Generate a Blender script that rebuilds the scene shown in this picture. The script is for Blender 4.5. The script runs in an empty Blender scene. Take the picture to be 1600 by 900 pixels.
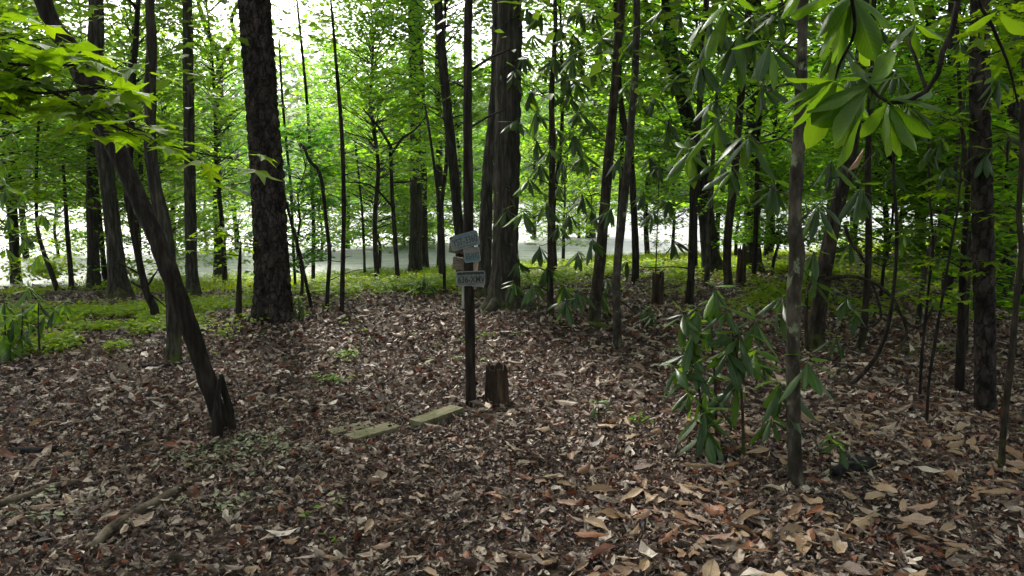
import bpy, math, random
import numpy as np
from mathutils import Matrix, Vector

# ------------------------------------------------------------------ camera, sky, sun, exposure
SC = bpy.context.scene
F, HZ, CH = 1155.0, 285.0, 2.1            # focal length in px of a 1600x900 frame, horizon row, eye height
TH = math.atan((450 - HZ) / F)
cam = bpy.data.cameras.new('camera'); cam.sensor_width = 36; cam.lens = F / 1600 * 36
cam.clip_start = 0.05; cam.clip_end = 2000
camo = bpy.data.objects.new('camera', cam); SC.collection.objects.link(camo)
camo.location = (0, 0, CH); camo.rotation_euler = (math.pi / 2 - TH, 0, 0)
SC.camera = camo
SUN_EL, SUN_AZ = math.radians(43), math.radians(-24)      # high, over the lake, a little to the left
W = bpy.data.worlds.new('World'); SC.world = W; W.use_nodes = True
nt = W.node_tree; nt.nodes.clear()
sky = nt.nodes.new('ShaderNodeTexSky'); sky.sky_type = 'NISHITA'; sky.sun_disc = False
sky.sun_elevation = SUN_EL; sky.sun_rotation = SUN_AZ
sky.air_density = 1.0; sky.dust_density = 6.0; sky.ozone_density = 1.0; sky.altitude = 300
hs = nt.nodes.new('ShaderNodeHueSaturation'); hs.inputs['Saturation'].default_value = 0.35
bg = nt.nodes.new('ShaderNodeBackground'); bg.inputs['Strength'].default_value = 0.15
ow = nt.nodes.new('ShaderNodeOutputWorld')
nt.links.new(sky.outputs[0], hs.inputs['Color']); nt.links.new(hs.outputs[0], bg.inputs['Color']); nt.links.new(bg.outputs[0], ow.inputs[0])
sl = bpy.data.lights.new('sun', 'SUN'); sl.energy = 2.7; sl.angle = math.radians(11); sl.color = (1.0, 0.96, 0.88)
so = bpy.data.objects.new('sun', sl); SC.collection.objects.link(so)
sd = Vector((math.sin(SUN_AZ) * math.cos(SUN_EL), math.cos(SUN_AZ) * math.cos(SUN_EL), math.sin(SUN_EL)))
so.rotation_euler = sd.to_track_quat('Z', 'Y').to_euler(); so.location = sd * 60
SC.view_settings.view_transform = 'Standard'; SC.view_settings.look = 'None'
SC.view_settings.gamma = 1; SC.view_settings.use_curve_mapping = False
SC.view_settings.exposure = 1.8
SC.cycles.use_denoising = True; SC.cycles.max_bounces = 8; SC.cycles.diffuse_bounces = 3
SC.cycles.transmission_bounces = 4; SC.cycles.glossy_bounces = 2; SC.cycles.sample_clamp_indirect = 4
SC.cycles.caustics_reflective = False; SC.cycles.caustics_refractive = False

COL = SC.collection
RNG = np.random.default_rng(7)
FWD = np.array([0, math.cos(TH), -math.sin(TH)]); UP = np.array([0, math.sin(TH), math.cos(TH)])

# ------------------------------------------------------------------ noise
def _h(ix, iy, iz, s=0):
    with np.errstate(over='ignore'):
        h = (ix.astype(np.int64) * 374761393 + iy.astype(np.int64) * 668265263 + iz.astype(np.int64) * 2147483647 + s * 1274126177) & 0xffffffff
        h = ((h ^ (h >> 13)) * 1274126177) & 0xffffffff
        h = ((h ^ (h >> 16)) * 2246822519) & 0xffffffff
        h = h ^ (h >> 15)
    return (h & 0xffffff) / float(0xffffff)
def vnoise(x, y, z=None, s=0):
    x = np.asarray(x, float); y = np.asarray(y, float); z = np.zeros_like(x) if z is None else np.asarray(z, float)
    ix, iy, iz = np.floor(x), np.floor(y), np.floor(z)
    fx, fy, fz = x - ix, y - iy, z - iz
    fx, fy, fz = [f * f * (3 - 2 * f) for f in (fx, fy, fz)]
    r = 0
    for a in (0, 1):
        for b in (0, 1):
            for c in (0, 1):
                w = (fx if a else 1 - fx) * (fy if b else 1 - fy) * (fz if c else 1 - fz)
                r = r + w * _h(ix + a, iy + b, iz + c, s)
    return r
def fbm(x, y, z=None, s=0, o=3):
    r, a, t = 0, 1.0, 0
    z = np.zeros_like(np.asarray(x, float)) if z is None else z
    for k in range(o):
        r = r + a * vnoise(np.asarray(x) * 2 ** k, np.asarray(y) * 2 ** k, np.asarray(z) * 2 ** k, s + k); t += a; a *= .5
    return r / t
def cracks(u, v, s=0):
    iu, iv = np.floor(u), np.floor(v)
    f1 = np.full(u.shape, 9.0); f2 = np.full(u.shape, 9.0)
    zz = np.zeros_like(iu)
    for a in (-1, 0, 1):
        for b in (-1, 0, 1):
            cu = iu + a + _h(iu + a, iv + b, zz, s); cv = iv + b + _h(iu + a, iv + b, zz, s + 5)
            d = np.hypot(cu - u, cv - v)
            f2 = np.where(d < f1, f1, np.minimum(f2, d)); f1 = np.minimum(f1, d)
    return f2 - f1
def sstep(t):
    t = np.clip(t, 0, 1); return t * t * (3 - 2 * t)

# ------------------------------------------------------------------ the lie of the land
WATER = -0.80
def shore(x): return 27.2 + 0.47 * np.clip(x, -40, 60) + 0.8 * np.sin(np.asarray(x) * 0.35)
def ground(x, y):
    x = np.asarray(x, float); y = np.asarray(y, float)
    s = shore(x) - y
    z = -0.86 + 0.86 * sstep((s + 1) / 15.0)
    z = np.where(s < 0, -0.86 - 0.9 * sstep(-s / 6), z)
    z = z + 0.17 * np.exp(-((y - 10.6) / 1.5) ** 2) * sstep((x + 5.2) / 1.5) * sstep((4.5 - x) / 2)
    z = z + 0.05 * (fbm(x * .8, y * .8, s=3) - .5) * sstep(s / 2)
    far = y - (126 + 0.06 * x)
    z = np.where(far > -4, np.maximum(z, -1.8 + 1.5 * sstep((far + 4) / 8) + 26 * sstep((far - 6) / 150) + 3 * sstep(far / 20)), z)
    return z
def raydir(px, py):
    return FWD + np.array([(px - 800) / F, 0, 0]) + UP * (-(py - 450) / F)
def P(px, py, Y):
    d = raydir(px, py); t = Y / d[1]
    return np.array([0, 0, CH]) + d * t
_T = np.arange(2.0, 60, 0.02)
def G(px, py):
    d = raydir(px, py); ts = _T / d[1]
    xs, ys, zs = d[0] * ts, d[1] * ts, CH + d[2] * ts
    k = np.argmax(zs < ground(xs, ys))
    return np.array([xs[k], ys[k], float(ground(xs[k], ys[k]))])

# ------------------------------------------------------------------ mesh and object helpers
def mesh(name, V, faces, mat, col=None, smooth=True, lc=None):
    """faces: list of int arrays (n,3) or (n,4)"""
    V = np.ascontiguousarray(V, np.float32)
    me = bpy.data.meshes.new(name)
    me.vertices.add(len(V)); me.vertices.foreach_set('co', V.ravel())
    faces = [np.asarray(f, np.int32) for f in faces if len(f)]
    idx = np.concatenate([f.ravel() for f in faces])
    ls = []; o = 0
    for f in faces:
        ls.append(np.arange(len(f), dtype=np.int32) * f.shape[1] + o); o += f.size
    ls = np.concatenate(ls)
    me.loops.add(len(idx)); me.loops.foreach_set('vertex_index', idx)
    me.polygons.add(len(ls)); me.polygons.foreach_set('loop_start', ls)
    me.polygons.foreach_set('use_smooth', np.full(len(ls), bool(smooth)))
    if col is not None:
        a = me.attributes.new('Col', 'FLOAT_COLOR', 'POINT')
        c = np.ones((len(V), 4), np.float32); c[:, :3] = col; a.data.foreach_set('color', c.ravel())
    if lc is not None:
        a = me.attributes.new('leaf', 'FLOAT_VECTOR', 'POINT'); a.data.foreach_set('vector', np.ascontiguousarray(lc, np.float32).ravel())
    me.update(calc_edges=True); me.validate()
    if mat is not None: me.materials.append(mat)
    return me
class MB:
    def __init__(s): s.V = []; s.T = []; s.Q = []; s.C = []; s.n = 0
    def add(s, V, T=None, Q=None, C=None):
        V = np.asarray(V, float).reshape(-1, 3)
        if T is not None and len(T): s.T.append(np.asarray(T) + s.n)
        if Q is not None and len(Q): s.Q.append(np.asarray(Q) + s.n)
        s.V.append(V); s.n += len(V)
        if C is not None: s.C.append(np.broadcast_to(np.asarray(C, float), (len(V), 3)))
    def mesh(s, name, mat, off=(0, 0, 0), smooth=True):
        V = np.concatenate(s.V) - np.asarray(off)
        f = []
        if s.T: f.append(np.concatenate(s.T))
        if s.Q: f.append(np.concatenate(s.Q))
        return mesh(name, V, f, mat, np.concatenate(s.C) if s.C else None, smooth)
def link(name, me, parent=None, loc=None, **props):
    o = bpy.data.objects.new(name, me); COL.objects.link(o)
    if parent is not None: o.parent = parent
    if loc is not None: o.location = loc
    for k, v in props.items(): o[k] = v
    return o
def thing(name, label, cat, loc, group=None):
    o = bpy.data.objects.new(name, None); COL.objects.link(o); o.empty_display_size = .1
    o.location = tuple(float(v) for v in loc); o['label'] = label; o['category'] = cat
    if group: o['group'] = group
    return o
def off(o): return np.array(o.location)
def part(name, mb, mat, root, parent=None, smooth=True, **props):
    return link(name, mb.mesh(name, mat, off(root), smooth), parent or root, **props)
def single(name, mb, mat, label, cat, loc, group=None, smooth=True):
    """a thing that is one mesh; its origin at its base"""
    o = link(name, mb.mesh(name, mat, loc, smooth), None, tuple(float(v) for v in loc), label=label, category=cat)
    if group: o['group'] = group
    return o

def resample(pts, rad, ds):
    pts = np.asarray(pts, float); rad = np.asarray(rad, float)
    if len(pts) == 2:
        n = max(2, int(np.linalg.norm(pts[1] - pts[0]) / ds) + 1); t = np.linspace(0, 1, n)[:, None]
        return pts[0] * (1 - t) + pts[1] * t, rad[0] * (1 - t[:, 0]) + rad[1] * t[:, 0]
    p = np.vstack([2 * pts[0] - pts[1], pts, 2 * pts[-1] - pts[-2]]); r = np.concatenate([[rad[0]], rad, [rad[-1]]])
    out, ro = [], []
    for i in range(1, len(p) - 2):
        n = max(1, int(np.linalg.norm(p[i + 1] - p[i]) / ds))
        t = (np.arange(n) / n)[:, None]
        a, b, c, d = p[i - 1], p[i], p[i + 1], p[i + 2]
        out.append(.5 * ((2 * b) + (c - a) * t + (2 * a - 5 * b + 4 * c - d) * t ** 2 + (3 * b - a - 3 * c + d) * t ** 3))
        ro.append(r[i] * (1 - t[:, 0]) + r[i + 1] * t[:, 0])
    out.append(p[-2][None]); ro.append([r[-2]])
    return np.vstack(out), np.concatenate(ro)
def tube(mb, pts, rad, nseg=6, ds=.2, bark=None, amp=.0, flare=0., seed=0, cap=True, ground_z=None, C=None, fine=1.0):
    p, r = resample(pts, rad, ds); K = len(p)
    T = np.gradient(p, axis=0); T /= np.linalg.norm(T, axis=1)[:, None] + 1e-9
    m = np.abs(T.mean(0)); ref = np.array([0, 1., 0]) if m[1] < .8 * m.max() + .01 else np.array([1., 0, 0])
    A = np.cross(T, ref); A /= np.linalg.norm(A, axis=1)[:, None] + 1e-9
    B = np.cross(T, A)
    th = np.linspace(0, 2 * np.pi, nseg, endpoint=False)
    L = np.concatenate([[0], np.cumsum(np.linalg.norm(np.diff(p, axis=0), axis=1))])
    R = np.repeat(r[:, None], nseg, 1)
    ct, st = np.cos(th)[None], np.sin(th)[None]
    rm = float(np.mean(r))
    if bark:
        cu, su = ct * rm, st * rm
        LL = np.repeat(L[:, None], nseg, 1); X = np.repeat(cu, K, 0); Y = np.repeat(su, K, 0)
        R = R * (1 + (.1 if bark == 'pine' else .2) * (fbm(X / rm * .8, Y / rm * .8, LL * 1.3, seed, 2) - .5))
        if bark == 'pine':
            u = np.repeat((th / (2 * np.pi))[None] * round(2 * np.pi * rm / .075), K, 0) + .8 * (fbm(X * 6, Y * 6, LL * 4, seed) - .5) * 2
            c = cracks(u, LL / .14 + .6 * (vnoise(X * 9, Y * 9, LL * 5, seed) - .5), seed)
            R = R + amp * (np.clip(c / .35, 0, 1) - .5) + amp * .7 * (fbm(X * 25, Y * 25, LL * 14, seed) - .5)
        elif bark == 'oak':
            n = fbm(X * 34 * fine, Y * 34 * fine, LL * 4.5, seed, 2); R = R + amp * (1 - np.abs(n - .5) * 5).clip(-1, 1) * -1 + amp * .6 * (fbm(X * 20, Y * 20, LL * 12, seed) - .5)
        elif bark == 'rot':
            n = fbm(X * 22, Y * 22, LL * 3, seed, 3); R = R + amp * (n - .5) * 3 + amp * (cracks(np.repeat((th / (2 * np.pi))[None] * 9, K, 0), LL * 2.2, seed) - .4)
        else:
            R = R + amp * 2 * (fbm(X * 14, Y * 14, LL * 7, seed) - .5)
    if flare:
        z0 = p[0, 2] if ground_z is None else ground_z
        hgt = np.clip(p[:, 2] - z0, 0, None)[:, None]
        lob = 1 + .55 * np.cos(th * 5 + seed)[None] * np.exp(-hgt / (1.2 * rm + .02)) * .5
        R = R * (1 + flare * np.exp(-hgt / (1.6 * rm + .02)) * lob)
    V = p[:, None] + A[:, None] * (R * ct)[..., None] + B[:, None] * (R * st)[..., None]
    V = V.reshape(-1, 3)
    i = np.arange(K - 1)[:, None] * nseg; j = np.arange(nseg)[None]; j2 = (j + 1) % nseg
    Q = np.stack([i + j, i + j2, i + nseg + j2, i + nseg + j], -1).reshape(-1, 4)
    Tr = None
    if cap:
        V = np.vstack([V, p[0], p[-1]]); n0, n1 = K * nseg, K * nseg + 1
        jj = np.arange(nseg); jn = (jj + 1) % nseg
        Tr = np.vstack([np.stack([jj * 0 + n0, jn, jj], -1), np.stack([jj * 0 + n1, (K - 1) * nseg + jj, (K - 1) * nseg + jn], -1)])
    mb.add(V, Tr, Q, C)
    return p, r

# ------------------------------------------------------------------ materials
class N:
    def __init__(s, name):
        s.m = bpy.data.materials.new(name); s.m.use_nodes = True; s.t = s.m.node_tree; s.t.nodes.clear()
        s.out = s.n('ShaderNodeOutputMaterial')
    def n(s, ty, **kw):
        x = s.t.nodes.new(ty)
        for k, v in kw.items():
            if k in x.inputs.keys(): x.inputs[k].default_value = v
            else: setattr(x, k, v)
        return x
    def l(s, a, b): s.t.links.new(a, b)
    def ramp(s, fac, stops):
        r = s.n('ShaderNodeValToRGB'); e = r.color_ramp.elements
        while len(e) < len(stops): e.new(.5)
        for q, (p, c) in zip(e, stops): q.position = p; q.color = (*c, 1)
        s.l(fac, r.inputs[0]); return r.outputs[0]
    def noise(s, scale, vec=None, detail=4, rough=.55):
        x = s.n('ShaderNodeTexNoise', Scale=scale, Detail=detail, Roughness=rough)
        if vec is not None: s.l(vec, x.inputs['Vector'])
        return x.outputs['Fac']
    def coords(s, sc=(1, 1, 1)):
        c = s.n('ShaderNodeTexCoord'); m = s.n('ShaderNodeMapping'); m.inputs['Scale'].default_value = sc
        s.l(c.outputs['Object'], m.inputs[0]); return m.outputs[0]
    def mixc(s, a, b, f, mode='MIX'):
        x = s.n('ShaderNodeMix', data_type='RGBA', blend_type=mode)
        for v, i in ((f, 0), (a, 6), (b, 7)):
            if hasattr(v, 'is_output'): s.l(v, x.inputs[i])
            else: x.inputs[i].default_value = v if i == 0 else (*v, 1)
        return x.outputs[2]
    def bump(s, h, strength=.5, dist=.01):
        b = s.n('ShaderNodeBump', Strength=strength, Distance=dist); s.l(h, b.inputs['Height']); return b.outputs[0]
    def pbr(s, col, rough=.8, spec=.3, normal=None):
        p = s.n('ShaderNodeBsdfPrincipled'); p.inputs['Specular IOR Level'].default_value = spec
        if hasattr(col, 'is_output'): s.l(col, p.inputs['Base Color'])
        else: p.inputs['Base Color'].default_value = (*col, 1)
        if hasattr(rough, 'is_output'): s.l(rough, p.inputs['Roughness'])
        else: p.inputs['Roughness'].default_value = rough
        if normal is not None: s.l(normal, p.inputs['Normal'])
        return p.outputs[0]
    def done(s, sh): s.l(sh, s.out.inputs[0]); return s.m
def bark_mat(name, dark, mid, light, stretch=(14, 14, 2.2), lichen=None, lf=.62, bstr=.9, moss=None, plates=None):
    m = N(name); v = m.coords(stretch); v2 = m.coords((3, 3, 3))
    a = m.noise(1.0, v, 5, .65); b = m.noise(1.3, v2, 4)
    c = m.ramp(a, [(.32, dark), (.5, mid), (.68, light)])
    c = m.mixc(c, m.ramp(b, [(.3, (.55, .55, .55)), (.7, (1.25, 1.2, 1.15))]), .8, 'MULTIPLY')
    if plates:
        vo = m.n('ShaderNodeTexVoronoi', feature='DISTANCE_TO_EDGE', Scale=1.0); wv = m.n('ShaderNodeVectorMath', operation='ADD')
        nn = m.n('ShaderNodeTexNoise', Scale=5.0, Detail=3.0); m.l(v2, nn.inputs['Vector']); m.l(m.coords(plates), wv.inputs[0]); m.l(nn.outputs['Color'], wv.inputs[1]); m.l(wv.outputs[0], vo.inputs['Vector'])
        c = m.mixc(c, m.ramp(vo.outputs['Distance'], [(.02, (.22, .2, .2)), (.14, (1.1, 1.08, 1.05))]), 1.0, 'MULTIPLY')
    oi = m.n('ShaderNodeObjectInfo')
    c = m.mixc(c, m.ramp(oi.outputs['Random'], [(0, (.75, .75, .78)), (1, (1.2, 1.12, 1.05))]), .7, 'MULTIPLY')
    if lichen:
        lm = m.ramp(m.noise(4, m.coords((2, 2, 1.3)), 6, .7), [(lf, (0, 0, 0)), (lf + .06, (1, 1, 1))])
        c = m.mixc(c, lichen, lm)
    if moss:
        tc = m.n('ShaderNodeTexCoord'); sp = m.n('ShaderNodeSeparateXYZ'); m.l(tc.outputs['Object'], sp.inputs[0])
        ad = m.n('ShaderNodeMath', operation='MULTIPLY_ADD'); m.l(m.noise(5, m.coords((2, 2, 2)), 4), ad.inputs[0]); ad.inputs[1].default_value = -1.6; m.l(sp.outputs['Z'], ad.inputs[2])
        mf = m.ramp(ad.outputs[0], [(.0, (1, 1, 1)), (.12, (0, 0, 0))])
        mr = m.n('ShaderNodeMapRange'); m.l(ad.outputs[0], mr.inputs[0]); mr.inputs[1].default_value = -.86; mr.inputs[2].default_value = -.58; mr.inputs[3].default_value = .85; mr.inputs[4].default_value = 0
        c = m.mixc(c, moss, mr.outputs[0])
    return m.done(m.pbr(c, .9, .15, m.bump(m.noise(1.6, v, 6, .7), bstr, .02)))
BARK = {
    'pine': bark_mat('pine_bark', (.008, .006, .005), (.034, .028, .024), (.085, .07, .06), (11, 11, 4.5), (.10, .12, .08), .68, plates=(13, 13, 5.5)),
    'oak': bark_mat('oak_bark', (.008, .007, .006), (.032, .029, .023), (.085, .08, .066), (22, 22, 2.5), (.16, .19, .15), .64, moss=(.07, .09, .012)),
    'dark': bark_mat('dark_bark', (.005, .004, .003), (.019, .015, .012), (.05, .042, .034), (24, 24, 3), (.12, .14, .1), .7),
    'grey': bark_mat('grey_bark', (.011, .009, .007), (.044, .039, .03), (.11, .1, .08), (12, 12, 5), (.17, .19, .12), .58),
    'rhodo': bark_mat('rhododendron_bark', (.008, .006, .004), (.03, .024, .017), (.07, .06, .045), (18, 18, 5), (.15, .17, .1), .62, moss=(.06, .08, .012)),
    'rot': bark_mat('rotten_wood', (.006, .004, .003), (.034, .023, .016), (.10, .072, .05), (26, 26, 2.2), (.1, .11, .05), .72),
    'log': bark_mat('fallen_wood', (.025, .02, .015), (.09, .075, .055), (.2, .175, .14), (9, 9, 9), (.12, .15, .07), .66),
    'char': bark_mat('blackened_wood', (.004, .004, .004), (.01, .01, .01), (.028, .028, .027), (9, 9, 9)),
}
def leaf_mat(name, top, under, trans, rough=.35, spec=.5, tf=.45, vein=None, rnd=.35, att=False):
    """two-sided leaf: glossy upper face, paler matt lower face, light shining through"""
    m = N(name); ge = m.n('ShaderNodeNewGeometry'); oi = m.n('ShaderNodeObjectInfo')
    if att:
        ca = m.n('ShaderNodeAttribute', attribute_name='Col'); tint = ca.outputs['Color']
    else:
        tint = m.ramp(oi.outputs['Random'], [(0, (1 - rnd, 1 - rnd * .8, 1 - rnd)), (.5, (1, 1, 1)), (1, (1 + rnd * 1.3, 1 + rnd * .8, 1))])
    ct = m.mixc(top, tint, 1.0, 'MULTIPLY'); cu = m.mixc(under, tint, 1.0, 'MULTIPLY'); cx = m.mixc(trans, tint, 1.0, 'MULTIPLY')
    if vein:
        la = m.n('ShaderNodeAttribute', attribute_name='leaf'); sp = m.n('ShaderNodeSeparateXYZ'); m.l(la.outputs['Vector'], sp.inputs[0])
        ab = m.n('ShaderNodeMath', operation='ABSOLUTE'); m.l(sp.outputs['Y'], ab.inputs[0])
        vf = m.ramp(ab.outputs[0], [(.0, (1, 1, 1)), (.09, (0, 0, 0))])
        w = m.n('ShaderNodeMath', operation='MULTIPLY_ADD'); m.l(ab.outputs[0], w.inputs[0]); w.inputs[1].default_value = -.22; m.l(sp.outputs['X'], w.inputs[2])
        w2 = m.n('ShaderNodeMath', operation='MULTIPLY'); m.l(w.outputs[0], w2.inputs[0]); w2.inputs[1].default_value = 75
        w3 = m.n('ShaderNodeMath', operation='SINE'); m.l(w2.outputs[0], w3.inputs[0])
        side = m.ramp(w3.outputs[0], [(.6, (0, 0, 0)), (1, (.45, .45, .45))])
        vm = m.mixc(side, (1, 1, 1), vf, 'MIX')
        ct = m.mixc(ct, vein, vm); cu = m.mixc(cu, vein, vm)
    mot = m.ramp(m.noise(14, m.coords(), 3), [(.3, (.75, .75, .72)), (.7, (1.15, 1.15, 1.1))])
    ct = m.mixc(ct, mot, .7, 'MULTIPLY')
    c = m.mixc(ct, cu, ge.outputs['Backfacing'])
    rr = m.ramp(ge.outputs['Backfacing'], [(0, (rough,) * 3), (1, (.7,) * 3)])
    a = m.pbr(c, rr, spec)
    t = m.n('ShaderNodeBsdfTranslucent'); m.l(cx, t.inputs[0])
    mx = m.n('ShaderNodeMixShader', Fac=tf); m.l(a, mx.inputs[1]); m.l(t.outputs[0], mx.inputs[2])
    return m.done(mx.outputs[0])
M = {
    'rhodo': leaf_mat('rhododendron_leaf', (.018, .052, .008), (.07, .115, .022), (.065, .15, .006), .34, .32, .3, (.12, .17, .07)),
    'young': leaf_mat('young_rhododendron_leaf', (.075, .16, .012), (.13, .21, .04), (.22, .42, .010), .4, .35, .45, (.18, .27, .07)),
    'magnolia': leaf_mat('magnolia_leaf', (.045, .11, .009), (.09, .155, .025), (.17, .32, .008), .4, .3, .5, (.16, .24, .05)),
    'maple': leaf_mat('maple_leaf', (.08, .15, .006), (.12, .19, .014), (.29, .48, .006), .5, .22, .55, None, .3),
    'green': leaf_mat('understory_leaf', (.07, .15, .006), (.10, .18, .012), (.27, .52, .008), .55, .18, .6, att=True),
    'cover': leaf_mat('groundcover_leaf', (.10, .18, .006), (.13, .2, .012), (.29, .44, .006), .55, .2, .42, att=True),
    'creeper': leaf_mat('creeper_leaf', (.14, .165, .075), (.15, .17, .085), (.12, .16, .035), .5, .3, .2, att=True),
    'far': leaf_mat('far_wood_leaf', (.06, .11, .03), (.08, .13, .04), (.12, .2, .03), .6, .2, .35, att=True),
    'canopy': leaf_mat('canopy_leaf', (.05, .10, .012), (.08, .13, .025), (.13, .24, .012), .5, .3, .45, None, .2),
}
def dead_mat(name, att):
    m = N(name)
    if att:
        c = m.n('ShaderNodeAttribute', attribute_name='Col').outputs['Color']
    else:
        oi = m.n('ShaderNodeObjectInfo')
        c = m.ramp(oi.outputs['Random'], [(0, (.30, .205, .12)), (.2, (.19, .115, .065)), (.38, (.37, .265, .165)), (.55, (.24, .155, .095)), (.68, (.13, .045, .02)), (.8, (.33, .225, .125)), (.9, (.22, .07, .022)), (1, (.27, .195, .14))])
        la = m.n('ShaderNodeAttribute', attribute_name='leaf'); sp = m.n('ShaderNodeSeparateXYZ'); m.l(la.outputs['Vector'], sp.inputs[0])
        ab = m.n('ShaderNodeMath', operation='ABSOLUTE'); m.l(sp.outputs['Y'], ab.inputs[0])
        vf = m.ramp(ab.outputs[0], [(.0, (1, 1, 1)), (.08, (0, 0, 0))])
        c = m.mixc(c, m.mixc(c, (.5, .42, .35), 1, 'MULTIPLY'), vf)
    mot = m.ramp(m.noise(30, m.coords(), 5, .7), [(.28, (.45, .4, .38)), (.5, (.95, .93, .92)), (.72, (1.25, 1.22, 1.2))])
    c = m.mixc(c, mot, .85, 'MULTIPLY')
    a = m.pbr(c, .55, .35, m.bump(m.noise(60, m.coords(), 3), .4, .004))
    t = m.n('ShaderNodeBsdfTranslucent'); m.l(c, t.inputs[0])
    mx = m.n('ShaderNodeMixShader', Fac=.15); m.l(a, mx.inputs[1]); m.l(t.outputs[0], mx.inputs[2])
    return m.done(mx.outputs[0])
M['dead'] = dead_mat('dead_leaf', False); M['litter'] = dead_mat('leaf_litter', True)
def soil():
    m = N('forest_soil'); v = m.coords()
    c = m.ramp(m.noise(9, v, 8, .75), [(.3, (.018, .012, .009)), (.5, (.06, .043, .033)), (.68, (.15, .115, .09))])
    # beyond the woodland litter, the bank and the far shore are grassy
    sp = m.n('ShaderNodeSeparateXYZ'); m.l(v, sp.inputs[0])
    xy = m.n('ShaderNodeMath', operation='MULTIPLY_ADD'); m.l(sp.outputs['X'], xy.inputs[0]); xy.inputs[1].default_value = -.47; m.l(sp.outputs['Y'], xy.inputs[2])
    nz = m.n('ShaderNodeMath', operation='MULTIPLY_ADD'); m.l(m.noise(.7, v, 4), nz.inputs[0]); nz.inputs[1].default_value = 8; m.l(xy.outputs[0], nz.inputs[2])
    mr = m.n('ShaderNodeMapRange'); m.l(nz.outputs[0], mr.inputs[0]); mr.inputs[1].default_value = 26.5; mr.inputs[2].default_value = 30.5
    g = m.ramp(m.noise(3, v, 6), [(.3, (.05, .085, .012)), (.7, (.12, .19, .03))])
    c = m.mixc(c, g, mr.outputs[0])
    return m.done(m.pbr(c, .95, .1, m.bump(m.noise(22, v, 8, .75), 1, .03)))
def plain(name, col, rough=.7, spec=.3, var=.3, scale=8, sc=(1, 1, 1), bump=.2):
    m = N(name); v = m.coords(sc)
    c = m.mixc(col, m.ramp(m.noise(scale, v, 6, .65), [(.3, (1 - var,) * 3), (.7, (1 + var,) * 3)]), 1, 'MULTIPLY')
    return m.done(m.pbr(c, rough, spec, m.bump(m.noise(scale * 2, v, 5), bump, .004)))
M['soil'] = soil()
def water():
    m = N('lake_water'); v = m.coords((.5, 1.4, 1))
    h = m.noise(1.1, v, 4, .6)
    h2 = m.noise(6, v, 3, .6)
    ad = m.n('ShaderNodeMath', operation='MULTIPLY_ADD'); m.l(h2, ad.inputs[0]); ad.inputs[1].default_value = .25; m.l(h, ad.inputs[2])
    p = m.n('ShaderNodeBsdfPrincipled'); p.inputs['Base Color'].default_value = (.26, .275, .25, 1)   # pale base: white sky glare put into the water's own colour
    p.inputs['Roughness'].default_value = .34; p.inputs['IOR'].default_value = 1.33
    m.l(m.bump(ad.outputs[0], 1.0, .55), p.inputs['Normal'])
    return m.done(p.outputs[0])
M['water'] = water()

# ------------------------------------------------------------------ setting: ground sheet, lake
def axis(a, b, fine, lo, hi):
    c = list(np.arange(a, b, fine)); s = fine; x = b
    while x < hi: c.append(x); s *= 1.25; x += min(s, 12)
    c.append(hi); s = fine; x = a
    while x > lo: s *= 1.25; x -= min(s, 12); c.append(max(x, lo))
    return np.array(sorted(set(np.round(c, 3))))
def build_ground():
    xs = axis(-15, 19, .2, -260, 260); ys = axis(1.5, 34, .2, -25, 420)
    X, Y = np.meshgrid(xs, ys); Z = ground(X, Y)
    V = np.stack([X, Y, Z], -1).reshape(-1, 3); nx, ny = len(xs), len(ys)
    i = (np.arange(ny - 1)[:, None] * nx + np.arange(nx - 1)[None]).ravel()
    Q = np.stack([i, i + 1, i + nx + 1, i + nx], -1)
    return link('ground', mesh('ground', V, [Q], M['soil']), kind='structure', label='woodland floor of dark soil sloping down to the lake')
GROUND = build_ground()
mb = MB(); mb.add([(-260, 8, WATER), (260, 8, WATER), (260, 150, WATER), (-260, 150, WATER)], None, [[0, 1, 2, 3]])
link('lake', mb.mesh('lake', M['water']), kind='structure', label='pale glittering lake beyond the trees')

# ------------------------------------------------------------------ leaf shapes (along +X, upper face +Z)
def blade(nl, half, prof, bend=.3, cup=.12, wave=.0, seed=0, twist=0.):
    """nl steps along, 2*half+1 across; returns V, tris, quads, leaf coords"""
    r = np.random.default_rng(seed); t = np.linspace(0, 1, nl + 1); V = []; lc = []
    ang = -bend * t; dx = np.cos(ang); dz = np.sin(ang)
    cx = np.concatenate([[0], np.cumsum(dx[:-1])]) / nl; cz = np.concatenate([[0], np.cumsum(dz[:-1])]) / nl
    ph = r.uniform(0, 6, 2)
    for i in range(nl + 1):
        w = prof(t[i]); tw = twist * t[i]
        for k in range(-half, half + 1):
            s = k / half
            y = w * s; z = -cup * abs(s) ** 1.5 * w * 2 + wave * np.sin(t[i] * 13 + ph[0 if s > 0 else 1]) * abs(s)
            y, z = y * math.cos(tw) - z * math.sin(tw), y * math.sin(tw) + z * math.cos(tw)
            V.append((cx[i] - z * math.sin(-ang[i]) * 0, y, cz[i] + z)); lc.append((t[i], s, 0))
    n = 2 * half + 1; Q = []
    for i in range(nl):
        for k in range(n - 1): Q.append((i * n + k, (i + 1) * n + k, (i + 1) * n + k + 1, i * n + k + 1))
    return np.array(V), np.array(Q), np.array(lc)
def ell(w, peak=.6, base=.03):
    def f(t):
        a = math.sin(math.pi * min(1, (t / peak) * .5)) if t < peak else max(0., math.cos(math.pi / 2 * (t - peak) / (1 - peak))) ** .75
        return max(.006, w * a) if t > .06 else base * .4
    return f
def blade_mesh(name, mat, **kw):
    V, Q, lc = blade(**kw); return mesh(name, V, [Q], mat, lc=lc)
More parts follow.
